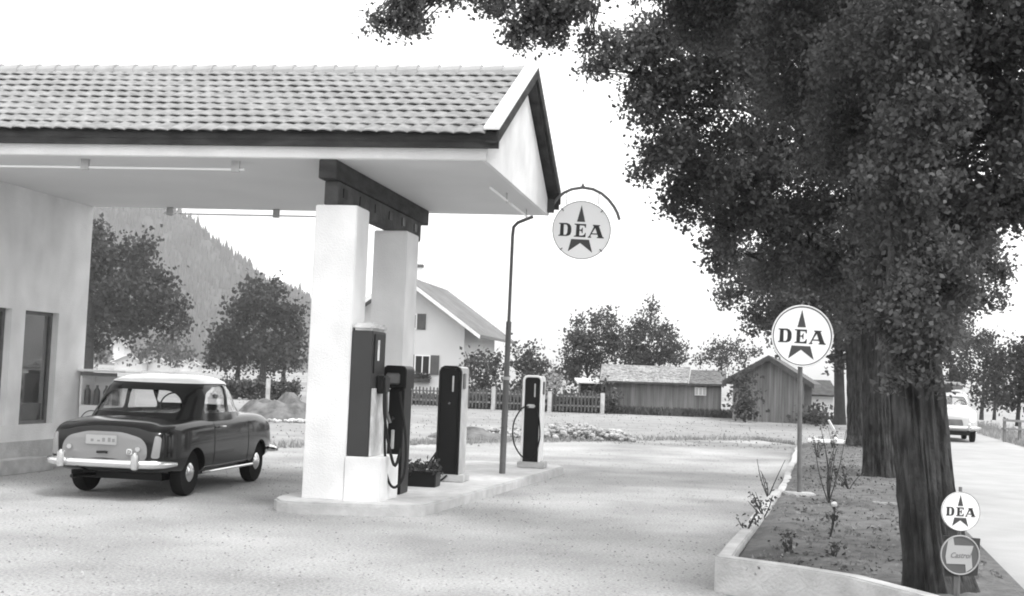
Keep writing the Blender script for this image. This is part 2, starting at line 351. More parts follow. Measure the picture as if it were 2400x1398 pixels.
lb = [L(1760, 640, 30, 85), L(1700, 690, 30, 32), L(1850, 660, 30, 110), L(1960, 700, 31, 110), L(1790, 730, 30, 60), L(2090, 640, 31, 130), L(2200, 740, 32, 80), L(1900, 560, 31, 130), L(2230, 800, 34, 40), L(1760, 770, 31, 22), L(1840, 745, 31, 50)]
tree('avenue_tree', 'third avenue tree back, beside the white plank at the end of the bed', tuple(PZ(2010, 1040, .1)), t3, lb, .12, .65, group=AV, hole=.13)
t4 = tr_px([(1968, 996, 50, 30), (1968, 960, 50, 24), (1966, 850, 50, 22), (1965, 700, 50, 16)])
lb = [L(1880, 740, 48, 70), L(1960, 770, 49, 80), L(1830, 800, 48, 26), L(2040, 760, 50, 90), L(2000, 840, 50, 40), L(1960, 840, 50, 28)]
tree('avenue_tree', 'slim dark avenue tree farthest back, right of the gabled barn', tuple(PZ(1968, 992, 0)), t4, lb, .24, .6, group=AV, bmat=M_barkf)
# field trees on the left
def ftree(label, px, py, Y, wpx, top, lobes, leaf, dens=.75, hole=.13, group='trees in the field', name='field_tree', lmat=None, **k):
    tr = tr_px([(px, py, Y, wpx*1.25), (px+1, py-20, Y, wpx), (px+4, (py+top)/2, Y, wpx*.75), (px+6, top, Y, wpx*.4)])
    return tree(name, label, tuple(PY(px, py, Y)), tr, [L(a, b, Y+random.uniform(-2, 2), c) for a, b, c in lobes], leaf, dens, lmat or M_leaff, M_barkf, hole, group=group, **k)
ftree('tall broad field tree beside the white station wall', 207, 888, 118, 22, 600, [(240, 600, 62), (228, 548, 30), (300, 610, 55), (330, 590, 38), (345, 570, 22), (330, 660, 60), (250, 690, 75), (190, 640, 60), (370, 700, 55), (410, 730, 36), (425, 760, 24), (290, 740, 62), (215, 760, 50), (350, 755, 42), (200, 810, 30), (230, 800, 24), (400, 775, 20), (180, 560, 40), (385, 660, 30)], .5)
ftree('rounded dark field tree left of the front pillar, above the hedge', 615, 897, 125, 15, 740, [(610, 720, 62), (590, 680, 30), (645, 685, 32), (570, 740, 48), (660, 750, 52), (690, 800, 36), (530, 790, 42), (600, 800, 60), (650, 830, 42), (560, 830, 40), (505, 825, 26), (690, 740, 30), (520, 840, 22), (625, 850, 26), (485, 850, 14)], .5)
ftree('slender orchard tree with short trunk, left of the rounded dark tree', 556, 893, 128, 10, 820, [(545, 800, 26), (520, 815, 24), (500, 838, 18), (560, 835, 26)], .45)
ftree('small orchard tree against the front pillar edge', 664, 895, 130, 9, 830, [(680, 830, 30), (700, 800, 24), (660, 850, 22), (700, 850, 18)], .45)
for lab, px, py, Y, lobes in [('pale distant tree between the two big field trees', 372, 852, 240, [(375, 812, 26), (398, 800, 18), (350, 818, 16)]), ('low distant tree by the far white houses', 330, 850, 235, [(335, 826, 14), (318, 830, 10)]),
                              ('distant bushy tree left of the orchard', 415, 852, 230, [(420, 825, 22), (440, 838, 14), (402, 838, 16)]), ('lone small tree on the far meadow', 236, 853, 245, [(240, 830, 17), (228, 838, 12)])]:
    ftree(lab, px, py, Y, 5, py-25, lobes, .8, group='distant trees below the mountain', name='distant_tree')
# bushes and trees behind the fence and sheds
GB = 'trees and bushes behind the fence'
def bush(label, px, py, Y, lobes, leaf=.22, dens=.6, hole=.13, name='bush', lmat=None, **k):
    tr = tr_px([(px, py, Y, 8), (px, py-25, Y, 6), (px+2, py-55, Y, 4)])
    return tree(name, label, tuple(PY(px, py, Y)), tr, [L(a, b, Y+random.uniform(-1.5, 1.5), c) for a, b, c in lobes], leaf, dens, lmat or M_leafb, M_barkf, hole, group=GB, cat='bush' if name == 'bush' else 'tree', **k)
bush('dense bush under the farmhouse eaves', 1130, 950, 62, [(1120, 850, 34), (1150, 870, 30), (1100, 880, 24), (1140, 905, 34), (1105, 920, 26), (1170, 850, 18)])
bush('pointed bush right of the drainpipe', 1245, 950, 66, [(1240, 850, 36), (1245, 818, 17), (1275, 860, 24), (1215, 850, 22), (1250, 895, 40), (1290, 890, 26), (1215, 905, 26), (1206, 815, 12)])
bush('tall loose tree left behind the long shed', 1375, 940, 76, [(1375, 800, 48), (1345, 790, 30), (1420, 770, 40), (1395, 745, 20), (1360, 755, 18), (1345, 850, 48), (1400, 850, 45), (1330, 880, 30), (1425, 725, 9), (1440, 810, 46)], name='garden_tree')
bush('tallest loose tree behind the long shed with a spiky top', 1520, 900, 78, [(1520, 760, 38), (1528, 725, 16), (1530, 708, 8), (1480, 790, 44), (1555, 780, 34), (1575, 820, 32), (1500, 835, 50), (1590, 840, 22), (1470, 840, 40), (1550, 835, 40)], name='garden_tree')
bush('thin tree above the roof between shed and barn', 1690, 900, 84, [(1690, 820, 28), (1720, 815, 22), (1660, 835, 22), (1640, 845, 16), (1700, 845, 26), (1740, 840, 20), (1770, 825, 18)], name='garden_tree', dens=.45)
bush('leafy climber bush filling the gap between shed and barn', 1745, 990, 55, [(1735, 905, 24), (1750, 935, 26), (1730, 950, 22), (1760, 960, 22), (1712, 880, 14), (1755, 880, 16)])
bush('dark undergrowth bush at the right foot of the barn', 1905, 1000, 54, [(1905, 965, 22), (1930, 975, 18), (1880, 982, 16), (1915, 985, 20)])
bush('grey shrub behind the farthest fuel pump', 1300, 950, 58, [(1300, 885, 14), (1310, 900, 16), (1292, 905, 12)], lmat=M_grass)
bush('low bush against the picket fence', 1390, 962, 60, [(1375, 915, 18), (1400, 925, 18), (1345, 925, 16), (1330, 945, 16), (1410, 900, 14)])
# right of the road
GR = 'trees right of the road'
def rtree(label, px, py, Y, w_, lobes, leaf=.2): return ftree(label, px, py, Y, w_, py-120, lobes, leaf, .6, group=GR, name='roadside_tree', hole=.14)
rtree('dark rounded roadside tree at the right picture edge', 2385, 1000, 55, 10, [(2380, 860, 62), (2340, 850, 42), (2400, 820, 42), (2340, 910, 38), (2400, 920, 46), (2315, 880, 26), (2370, 940, 26), (2300, 910, 18)])
rtree('open crowned roadside tree behind the roof rack car', 2300, 985, 68, 9, [(2290, 800, 34), (2310, 830, 32), (2265, 820, 22), (2260, 850, 26), (2320, 790, 22), (2330, 860, 26), (2290, 880, 20), (2250, 880, 26), (2230, 900, 22)])
rtree('roadside tree half behind the thickest trunk with dark upright stem', 2222, 985, 60, 16, [(2235, 780, 34), (2220, 850, 24), (2245, 880, 26), (2215, 800, 40), (2250, 760, 26)])
rtree('low roadside tree beyond the rail', 2330, 985, 62, 7, [(2330, 930, 22), (2310, 945, 16), (2345, 945, 20), (2285, 930, 14)])

# ================================================================== HEDGES, FENCE, HEAPS
def blades(poly_fn, n, h, wd, m, name, label, cat, kind='stuff'):
    P = np.array([poly_fn() for _ in range(n)]); a = rng.uniform(0, 2*PI, n); hh = h*rng.uniform(.4, 1.2, (n, 1)); ww = wd*rng.uniform(.6, 1.3, (n, 1))
    d = np.stack([np.cos(a), np.sin(a), np.zeros(n)], 1)*ww; lean = rng.normal(0, .35, (n, 3))*hh; lean[:, 2] = 0
    V = np.stack([P-d, P+d, P+lean+np.array([0, 0, 1])*hh], 1).reshape(-1, 3)
    return tag(npmesh(name, V, 3, m), label, cat, kind=kind)
def edge_pt():
    k = random.randint(5, 14); a = fore[k]; b = fore[k+1]; t = random.random(); y = a[1]+(b[1]-a[1])*t+abs(random.gauss(0, 1))*.8
    return (a[0]+(b[0]-a[0])*t, y-.05, 0)
blades(edge_pt, 3500, .12, .02, M_grass, 'grass_fringe', 'rough grass fringe along the far edge of the gravel', 'grass')
def verge_pt():
    y = random.uniform(24, 100); return (tl(y, 5.5)+abs(random.gauss(0, 1.3)), y, 0)
blades(verge_pt, 6000, .22, .035, M_grass, 'verge_grass', 'long grass on the verge right of the road', 'grass')
def field_pt():
    y = 27+random.random()**1.3*32; x = random.uniform(-.28, .32)*y
    return (x, y+ (4 if x > 0 else 0), 0)
blades(field_pt, 2500, .05, .03, M_grass, 'meadow_grass', 'mown meadow grass between gravel and garden fence', 'grass')
def base_pt():
    t = random.random(); x = -1+t*16.5; y = 60.6-(4 if x > 12.5 else 0)+random.uniform(-1.2, .6); return (x, y, 0)
blades(base_pt, 7000, .38, .07, M_hedge, 'weeds', 'dark weeds along the foot of fence and sheds', 'weeds')
def soil_pt():
    y = random.uniform(9, 32); xl = 1.9+(y-9.4)*.273; return (random.uniform(xl, tl(y, .5)), y, .2-.1*max(0, (y-17)/17))
blades(soil_pt, 1500, .03, .012, M_grass, 'bed_weeds', 'sparse low weeds on the dark soil bed', 'weeds')
def hedge_run(px0, px1, py_b, py_t, Y0, Y1, label):
    a = PZ(px0, py_b); b = PZ(px1, py_b); a.y, b.y = Y0, Y1; h = (py_b-py_t)/FPX*Y0
    n = int((b-a).length*150); t = rng.random(n); V = np.stack([a.x+(b.x-a.x)*t, Y0+(Y1-Y0)*t+rng.normal(0, .3, n), rng.random(n)**.8*h*(.9+.15*np.sin(t*40)+.1*np.sin(t*97))], 1)
    o = npmesh('hedge', leaves(V, 5, .12, .2), 4, M_hedge); return tag(o, label, 'hedge', kind=None)
hedge_run(440, 722, 938, 893, 60, 60, 'dark garden hedge behind the rubble heap, left of the pillars')
hedge_run(1088, 1410, 958, 915, 59.6, 59.6, 'dark hedge right behind the picket fence')
hedge_run(860, 1120, 950, 930, 63, 63, 'low garden hedge behind the fuel pumps below the farmhouse')
for i, (px, yb, yt, Y, lab) in enumerate([(627, 937, 888, 59, 'white concrete post in the hedge left of the front pillar'), (1155, 960, 907, 57, 'white gate post left of the drainpipe'), (1287, 963, 918, 57, 'white gate post behind the farthest pump'), (1411, 972, 922, 57, 'white corner post at the left end of the long shed')]):
    a = PY(px, yb, Y); h = (yb-yt)/FPX*Y
    tag(MB().box(a.x-.1, a.x+.1, Y-.1, Y+.1, a.z-.3, a.z+h).build('garden_post', M_conc2, bevel=.02), lab, 'post', 'white garden posts')
def fence(px0, px1, label, Y=58.5, h=1.0):
    a = PY(px0, 960, Y).x; b = PY(px1, 960, Y).x; r = thing('picket_fence', label, 'fence', ((a+b)/2, Y, 0)); n = int((b-a)/.17); p = MB()
    for i in range(n): x = a+(b-a)*i/n; hh = h+random.uniform(-.04, .03); p.prism([(x-.04, Y, .05), (x+.04, Y, .05), (x+.04, Y, hh-.06), (x, Y, hh), (x-.04, Y, hh-.06)], (0, .03, 0))
    p.build('pickets', M_picket, r, world=True)
    q = MB()
    for z in (.3, .75): q.box(a, b, Y+.033, Y+.08, z, z+.08)
    q.build('rails', M_board, r, world=True)
fence(965, 1148, 'weathered picket fence in front of the farmhouse'); fence(1162, 1280, 'weathered picket fence between the white gate posts'); fence(1294, 1405, 'weathered picket fence running up to the long shed')
def heap(name, label, cx, cy, rx, ry, h, m, stones=0, smat=None):
    r = thing(name, label, 'heap', (cx, cy, 0)); mb = MB(); n = 26
    for j in range(n+1):
        for i in range(n+1):
            u, v = i/n*2-1, j/n*2-1; d = min(1, math.hypot(u, v)); z = h*(1-d**2)*(.75+.6*mnoise.noise(Vector((u*3+cx, v*3, 1))))+.12*h*mnoise.noise(Vector((u*11, v*11, cx)))*(1-d)
            mb.v.append(Vector((cx+u*rx, cy+v*ry, z if d < 1 else -.1)))
    for j in range(n):
        for i in range(n): a = j*(n+1)+i; mb.f.append((a, a+1, a+n+2, a+n+1))
    mb.build('earth', m, r, smooth=False, world=True)
    return r
def stones(name, label, pts, s0, s1, m):
    mb = MB()
    for p in pts:
        s = random.uniform(s0, s1); bm = bmesh.new(); bmesh.ops.create_icosphere(bm, subdivisions=1, radius=s)
        q = [Vector(p)+Vector((v.co.x*random.uniform(.8, 1.3), v.co.y, v.co.z*.7))*random.uniform(.8, 1.15) for v in bm.verts]
        mb.add(q, [tuple(v.index for v in f.verts) for f in bm.faces]); bm.free()
    return tag(mb.build(name, m), label, 'stones', kind='stuff')
heap('earth_heap', 'weedy heap of earth and rubble behind the dark car', -7.0, 37.5, 1.7, 1.4, .85, M_rub)
heap('earth_heap', 'smaller rubble heap left of the front pillar', -5.6, 39, 1.4, 1.2, .75, M_rub)
heap('earth_heap', 'low dark earth heap behind the fuel pumps', -.9, 31, 1.2, .8, .3, M_rub)
sp = []
for k in range(900):
    t = random.random(); px = 1085+t*390; yb = 1022+t*12; p = PZ(px, yb); sp.append((p.x+random.gauss(0, .1), p.y+random.gauss(0, .5)+.4, abs(random.gauss(0, .07))+.02+ .12*math.exp(-((px-1350)/90)**2)*random.random()*2))
bl_ = []
for k in range(2600):
    y = 9.2+random.random()**1.4*23; xl = 1.98+(y-9.4)*.273; x = random.uniform(xl, tl(y, .6)); bl_.append((x, y, .225-.1*max(0, (y-17)/17)))
bl_ = np.array(bl_); tag(npmesh('fallen_leaves', leaves(bl_, 1, .008, .045)*np.array([1, 1, 1]), 4, mat('dry_leaves', .17, .9, .5, 6)), 'dry leaves and litter scattered over the bed soil', 'leaf litter', kind='stuff')
stones('soil_clods', 'dark clods of soil in the planted bed', [(random.uniform(1.98+(y-9.4)*.273, tl(y, .6)), y, .2-.1*max(0, (y-17)/17)) for y in [9.3+random.random()**1.5*16 for _ in range(1100)]], .012, .045, M_soil)
stones('rubble_stones', 'row of pale broken stones along the far edge of the gravel', sp, .03, .11, mat('broken_stones', .36, .95, .4, 6))
sp = [(-7.0+random.gauss(0, 1.3), 36.6+random.gauss(0, .6), .05) for _ in range(160)]
stones('heap_stones', 'grey stones scattered before the earth heaps', sp, .03, .12, M_stone)
sp = []
for k in range(9000):
    y = 6.5+random.random()**1.6*22; x = random.uniform(-.45*y, min(.22*y, 1.6+(y-9.4)*.27)); sp.append((x, y, .0))
mbs = MB()
for (x, y, z) in sp:
    s = random.uniform(.006, .017); a = random.random()*6; q = [(x+s*math.cos(a+k*2.09), y+s*math.sin(a+k*2.09), .0) for k in range(3)]+[(x, y, s*.8)]
    mbs.add(q, [(0, 1, 3), (1, 2, 3), (2, 0, 3)])
tag(mbs.build('loose_gravel', mat('pebbles', .27, .95, .5, 9)), 'loose pebbles scattered over the gravel forecourt', 'gravel', kind='stuff')

# ================================================================== HOUSE AND SHEDS
def gable_house(label, o, ux, width, length, eave, ridge, name='farmhouse', wall=M_house, roof=M_hroof, over=.8, cat='house', under=M_dboard):
    """gable end faces the camera: o = its lower left corner, ux = direction along the gable, length goes back"""
    r = thing(name, label, cat, o); o = Vector(o); ux = Vector(ux).normalized(); uy = Vector((-ux.y, ux.x, 0)); c = o+ux*width/2; uz = Vector((0, 0, 1))
    MB().prism([o, o+ux*width, o+ux*width+uz*eave, c+uz*ridge, o+uz*eave], uy*length).build('wall', wall, r, world=True)
    sl = (ridge-eave)/(width/2); rf = MB()
    for s in (-1, 1):
        e = c+ux*s*(width/2+over)+uz*(eave-over*sl+.03)-uy*over; t = c+uz*(ridge+.03)-uy*over
        rf.prism([e, t, t+uz*.16, e+uz*.16], uy*(length+2*over))
    rf.build('roof', roof, r, world=True)
    bb = MB()
    for s in (-1, 1):
        e = c+ux*s*(width/2+over)+uz*(eave-over*sl-.06)-uy*(over+.04); t = c+uz*(ridge-.06)-uy*(over+.04)
        bb.prism([e, t, t+uz*.22, e+uz*.22], uy*.035)
    bb.build('barge_board', M_plaster if wall is M_house else under, r, world=True)
    return r, o, ux, uy, c
def win(root, o, ux, uy, x0, x1, z0, z1, shutters=True):
    uz = Vector((0, 0, 1)); f = MB(); a = o+ux*x0+uz*z0-uy*.05
    for (p, q, s, t) in ((x0, x1, z0, z0+.07), (x0, x1, z1-.07, z1), (x0, x0+.07, z0+.07, z1-.07), (x1-.07, x1, z0+.07, z1-.07), ((x0+x1)/2-.03, (x0+x1)/2+.03, z0+.07, z1-.07)):
        f.obox(o+ux*p+uz*s-uy*.05, ux*(q-p), uy*.06, uz*(t-s))
    wi = f.build('window', M_whitep, root, world=True)
    MB().obox(o+ux*(x0+.05)+uz*(z0+.05)-uy*.02, ux*(x1-x0-.1), uy*.015, uz*(z1-z0-.1)).build('pane', M_dark, wi).location = -root.location
    if shutters:
        for p in (x0-.5, x1+.02): MB().obox(o+ux*p+uz*z0-uy*.07, ux*.48, uy*.06, uz*(z1-z0)).build('shutter', M_shut, root, world=True)
Yh = 66
pr_ = PY(1082, 950, Yh); pl_ = PY(800, 940, Yh+1.2); wd_ = (Vector((pr_.x, pr_.y, 0))-Vector((pl_.x, pl_.y, 0))).length
ap = PY(941, 652, Yh).z; ev = PY(1082, 760, Yh).z
fh, fo_, fux, fuy, fc = gable_house('white farmhouse with dark shutters and tiled gable roof', (pl_.x, pl_.y, -.3), (pr_.x-pl_.x, pr_.y-pl_.y, 0), wd_, 9, ev+.3, ap+.3, over=1.1)
def fpos(px): return (PY(px, 800, Yh).x-fo_.x)/fux.x
win(fh, fo_, fux, fuy, fpos(938), fpos(974), PY(980, 772, Yh).z+.3, PY(980, 735, Yh).z+.3)
win(fh, fo_, fux, fuy, fpos(972), fpos(1010), PY(990, 878, Yh).z+.3, PY(990, 832, Yh).z+.3)
win(fh, fo_, fux, fuy, fpos(862), fpos(896), PY(990, 878, Yh).z+.3, PY(990, 832, Yh).z+.3)
bx_ = MB(); a = fo_+fux*fpos(968)-fuy*.35; zb = PY(990, 893, Yh).z+.3
bx_.obox(a+Vector((0, 0, zb-.1)), fux*(fpos(1012)-fpos(968)), fuy*.28, (0, 0, .22)); bx_.build('window_box', M_dboard, fh, world=True)
pts = np.array([tuple(a+fux*random.random()*(fpos(1012)-fpos(968))+fuy*random.random()*.3+Vector((0, 0, zb+.1+random.random()*.25))) for _ in range(120)])
npmesh('window_box_flowers', leaves(pts, 4, .08, .13), 4, M_hedge, fh, world=True)
ch = PY(982, 690, Yh+4); MB().box(ch.x-.16, ch.x+.16, Yh+3.8, Yh+4.2, ch.z-1, PY(982, 628, Yh+4).z).build('chimney', M_whitep, fh, world=True)
ch2 = PY(982, 622, Yh+4); MB().box(ch2.x-.28, ch2.x+.28, Yh+3.7, Yh+4.3, ch2.z-.12, ch2.z+.03).build('chimney_cap', M_hroof, fh, world=True)

def boards(mb, a, b, z0, ztop, n, thick=.03):
    a = Vector(a); b = Vector(b); d = (b-a); nrm = Vector((d.y, -d.x, 0)).normalized()
    for i in range(n):
        p = a+d*(i/n); q = a+d*((i+.9)/n); t = thick*random.uniform(.6, 1.6); zt0, zt1 = ztop(i/n), ztop((i+.9)/n)
        mb.prism([p+Vector((0, 0, z0)), q+Vector((0, 0, z0)), q+Vector((0, 0, zt1)), p+Vector((0, 0, zt0))], nrm*t)
def sh_pt(px, py, Y): return PY(px, py, Y)
# long shed
Ys = 61; sl_ = sh_pt(1419, 900, Ys); sr = sh_pt(1690, 905, Ys); r = thing('long_shed', 'long low board shed with shingle roof and one small bright window', 'shed', ((sl_.x+sr.x)/2, Ys+1.5, 0))
zt = sh_pt(1550, 897, Ys).z; mb = MB(); boards(mb, (sl_.x, Ys, 0), (sr.x, Ys-.2, 0), -.05, lambda t: zt, 62, .04)
mb.build('board_wall', M_board, r, world=True)
MB().obox((sl_.x+.02, Ys+.02, -.05), (sr.x-sl_.x-.04, -.2, 0), (0, 3.4, 0), (0, 0, zt+.02)).build('inner_wall', M_dboard, r, world=True)
e0 = sh_pt(1405, 893, Ys-.5); e1 = sh_pt(1612, 899, Ys-.5); q0 = sh_pt(1411, 854, Ys+1.9); q1 = sh_pt(1618, 862, Ys+1.9); e2 = sh_pt(1703, 902, Ys-.5); q2 = sh_pt(1702, 869, Ys+1.9)
def slab(pts, up=.1): return MB().prism([pts[0], pts[1], pts[2], pts[3]], (0, 0, -up))
def shingle(p00, p10, p11, p01, rows, cols, th=.035):
    mb = MB(); p00, p10, p11, p01 = map(Vector, (p00, p10, p11, p01))
    for j in range(rows):
        c = 0
        while c < cols:
            wd = random.uniform(.7, 1.3); a0, a1 = c/cols, min(1, (c+wd*.94)/cols); t0, t1 = j/rows-random.uniform(0, .15)/rows, (j+1.25)/rows
            f = lambda s, t: p00.lerp(p10, s).lerp(p01.lerp(p11, s), min(t, 1.0))
            lift = Vector((0, 0, th*random.uniform(.6, 1.5))); A, B, Cc, Dd = f(a0, max(t0, 0))+lift, f(a1, max(t0, 0))+lift, f(a1, t1), f(a0, t1)
            mb.add([A, B, Cc, Dd, A-lift*1.3, B-lift*1.3], [(0, 1, 2, 3), (4, 5, 1, 0)]); c += wd
    return mb
rm = shingle(e0, e1, q1, q0, 12, 30); rm.build('shingle_roof', M_shing, r, world=True)
slab([e0, e1, q1, q0], .08).build('roof_deck', M_dboard, r, world=True)
rm = shingle(e1+Vector((.05, 0, -.02)), e2, q2, q1+Vector((.05, 0, -.12)), 10, 14); rm.build('shingle_roof', mat('mossy_shingles', .15, .95, .5, 5, .6, 10), r, world=True)
slab([e1+Vector((.05, 0, -.02)), e2, q2, q1+Vector((.05, 0, -.12))], .08).build('roof_deck', M_dboard, r, world=True)
MB().prism([q0+Vector((0, .05, .02)), q1+Vector((0, .05, .02)), q1+Vector((0, 2.4, -.8)), q0+Vector((0, 2.4, -.8))], (0, 0, -.08)).build('rear_roof', M_shing, r, world=True)
wa = sh_pt(1628, 927, Ys-.2); wb = sh_pt(1655, 909, Ys-.2); f = MB()
f.box(wa.x, wb.x, Ys-.26, Ys-.2, wa.z, wb.z); wo = f.build('window', M_whitep, r, world=True)
pm = MB()
for i in range(3): x0 = wa.x+.03+(wb.x-wa.x)*i/3; pm.box(x0, x0+(wb.x-wa.x)/3-.06, Ys-.275, Ys-.262, wa.z+.04, wb.z-.04)
pm.build('pane', mat('bright_pane', .6, .2), wo).location = -r.location
# lean-to roof left of shed
r = thing('lean_to', 'thin pale lean-to roof on posts at the left end of the long shed', 'lean-to', tuple(sh_pt(1380, 960, 60.5)))
a = sh_pt(1352, 893, 60.5); b = sh_pt(1417, 896, 60.5); MB().prism([a, b, b+Vector((0, 2.5, .15)), a+Vector((0, 2.5, .15))], (0, 0, -.1)).build('roof', M_sheet, r, world=True)
MB().box(a.x+.1, a.x+.2, 60.6, 60.7, 0, a.z-.08).build('post', M_board, r, world=True)
MB().box(a.x+.3, b.x, 62.7, 62.8, 0, a.z-.08).build('back_wall', M_dboard, r, world=True)
# barn with gable
Yb = 56; bl = sh_pt(1716, 1000, Yb); br = sh_pt(1884, 1005, Yb-.95); bp = sh_pt(1800, 836, Yb); be = sh_pt(1716, 898, Yb); be2 = sh_pt(1884, 893, Yb)
r, o_, ux_, uy_, c_ = gable_house('gabled barn of weathered vertical boards behind the tall round sign post', (bl.x, Yb+.05, -.05), (br.x-bl.x, -.95, 0), math.hypot(br.x-bl.x, .95), 7, be2.z, bp.z-.1, name='barn', wall=M_dboard, roof=mat('barn_roof', .10, .95, .3, 3), over=.45, cat='barn')
mb = MB(); hw = (br.x-bl.x)/2
boards(mb, (bl.x, Yb, 0), (br.x, Yb-.95, 0), -.05, lambda t: be2.z+(bp.z-.15-be2.z)*(1-abs(t*2-1)), 26, .04); mb.build('board_wall', M_board, r, world=True)
# pale wall behind, right of the barn
a = sh_pt(1893, 972, 66); b = sh_pt(1940, 972, 66)
r = thing('low_cottage', 'pale low cottage partly seen right of the barn', 'cottage', (a.x, 66, 0)); MB().box(a.x, b.x+.3, 66, 69, 0, PY(1910, 925, 66).z).build('wall', M_house, r, world=True)
MB().prism([(a.x-.6, 65.5, PY(1910, 925, 66).z), (b.x+.5, 65.5, PY(1910, 925, 66).z), (b.x+.5, 67.5, PY(1910, 890, 66).z), (a.x-.6, 67.5, PY(1910, 890, 66).z)], (0, .1, -.1)).build('roof', M_dboard, r, world=True)
# distant houses at the foot of the mountain
for lab, px, py, Y, wpx, hpx, rp in [('distant white house with low roof, seen under the big field tree', 300, 852, 255, 62, 22, 14), ('distant white gable higher behind the first distant house', 277, 832, 290, 26, 26, 14), ('long distant pale barn right of the distant white house', 372, 850, 262, 50, 20, 12), ('distant farm roof beside the orchard', 444, 848, 300, 40, 18, 12)]:
    a = PY(px-wpx/2, py, Y); a.z = min(a.z, 0) if py > 845 else a.z; wd = wpx/FPX*Y; hh = hpx/FPX*Y
    r, o_, ux_, uy_, c_ = gable_house(lab, (a.x, Y, a.z-2), (1, .12, 0), wd, 8, hh+2, hh+2+rp/FPX*Y, name='distant_house', over=.8)
    win(r, o_, ux_, uy_, wd*.42, wd*.58, 2+hh*.35, 2+hh*.75, False)

# ================================================================== STATION CANOPY
A0 = Vector((-.344, 13.388, 0)); au, ab = rad(11.0), rad(8.0)
U_ = Vector((math.sin(au), math.cos(au), 0)); W_ = Vector((math.cos(ab), -math.sin(ab), 0)); ZS = 4.03; DEP = 4.42
def K(s, t, z): return A0+W_*s+U_*t+Vector((0, 0, z))
UZ = Vector((0, 0, 1)); SL = .56; LEFT = -13.0
can = thing('station_canopy', 'petrol station canopy with scalloped tile roof on two white pillars', 'canopy', tuple(K(-1.8, 1.5, 0)))
def B(name, m, mb, bevel=0, parent=None, **k): return mb.build(name, m, parent or can, world=True, bevel=bevel, **k)
B('soffit', M_soffit, MB().obox(K(LEFT, 0, ZS), W_*(-LEFT), U_*DEP, UZ*.1))
B('front_fascia', M_plaster, MB().obox(K(LEFT, -.012, ZS+.012), W_*(-LEFT-.004), U_*.04, UZ*.15))
B('fascia_board', M_dwood, MB().obox(K(LEFT, -.09, ZS+.135), W_*(-LEFT+.14), U_*.06, UZ*.175))
B('fascia_board', M_dwood, MB().obox(K(LEFT, DEP+.03, ZS+.1), W_*(-LEFT+.14), U_*.06, UZ*.175))
gw = MB().prism([K(0, 0, ZS-.003), K(0, DEP, ZS-.003), K(0, DEP, ZS+.14), K(0, DEP/2, 5.44), K(0, 0, ZS+.14)], W_*-.05); gw.v = [p+W_*.003 for p in gw.v]
B('gable_wall', M_plaster, gw)
# roof planes: z at t
T0 = -.13; Z0 = 4.335; TM = DEP/2; ZR = Z0+SL*(TM-T0)
dk = MB()
dk.prism([K(LEFT, T0+.03, Z0-.03), K(LEFT, TM, ZR-.04), K(LEFT, 2*TM-T0-.03, Z0-.03), K(LEFT, 2*TM-T0-.03, Z0-.1), K(LEFT, TM, ZR-.14), K(LEFT, T0+.03, Z0-.1)], W_*(-LEFT+.12))
B('roof_deck', M_dwood, dk)
def tiles(front=True):
    mb = MB(); rows = 10; ds = .178; n = int((-LEFT+.02)/ds); sub = 10; run = (TM-T0)/rows
    for j in range(rows):
        tb = T0+run*j-(.02 if j else .03); tt = T0+run*(j+1)+.02
        if j == rows-1: tt = TM
        sh = .5 if j % 2 else 0; L0 = []; jit = random.uniform(-.004, .004)
        ncol = n*sub
        for i in range(ncol+1):
            s = -ncol*ds/sub+i*ds/sub; ph = (i/sub+sh*1.0+.18*j) % 1.0; ki = math.floor(i/sub+sh+.18*j)
            hw = math.sin(PI*ph)**.7; lift = .008+.037*hw; dip = .05*hw; wig = .006*math.sin(ki*12.9+j*7.3)
            for (t, z) in ((tb-dip, lift+wig), (tt, .010*hw), (tb-dip+.002, lift-.014+wig), (tb+.075, min(lift-.016, .02+.03*hw))):
                zz = Z0+SL*(t-T0)+z; tt_ = t if front else 2*TM-t; L0.append(K(s, tt_, zz))
        b0 = len(mb.v); mb.v += L0
        for i in range(ncol):
            a = b0+i*4; mb.f += [(a, a+4, a+5, a+1), (a+2, a+6, a+4, a), (a+3, a+7, a+6, a+2)]
    return mb
o = B('roof_tiles', M_tile, tiles(True)); o = B('roof_tiles', M_tile, tiles(False))
rt = MB(); s = -.02; k = 0
while s > LEFT+.3:
    n = 9; L0 = []
    for e, (ss, rr) in enumerate(((s, .125), (s-.30, .108))):
        for i in range(n):
            a = PI*i/(n-1)-.0; L0.append(K(ss, TM-math.cos(a)*rr*1.25, ZR-.075+math.sin(a)*rr*1.15+(.008 if e == 0 else 0)))
    b0 = len(rt.v); rt.v += L0
    for i in range(n-1): rt.f.append((b0+i, b0+i+1, b0+n+i+1, b0+n+i))
    rt.f.append(tuple(b0+i for i in range(n))); s -= .285; k += 1
B('ridge_tiles', M_ridge, rt)
OV = .16
for side in (0, 1):
    def KK(s, t, z): return K(s, t if side == 0 else 2*TM-t, z)
    cap = MB().prism([KK(-.02, T0-.02, Z0+.055), KK(-.02, TM, ZR+.075), KK(OV, TM, ZR+.075), KK(OV, T0-.02, Z0+.055)], UZ*-.03)
    B('verge_cap', M_sheet, cap)
    bb = MB().prism([KK(OV-.035, T0, Z0+.022), KK(OV-.035, TM, ZR+.042), KK(OV-.035, TM, ZR-.1), KK(OV-.035, T0, Z0-.12)], W_*.03)
    B('barge_board', M_dwood, bb)
    us = MB().prism([KK(.004, T0, Z0-.105), KK(.004, TM, ZR-.145), KK(OV-.036, TM, ZR-.145), KK(OV-.036, T0, Z0-.105)], UZ*-.02)
    B('verge_underside', M_dwood, us)
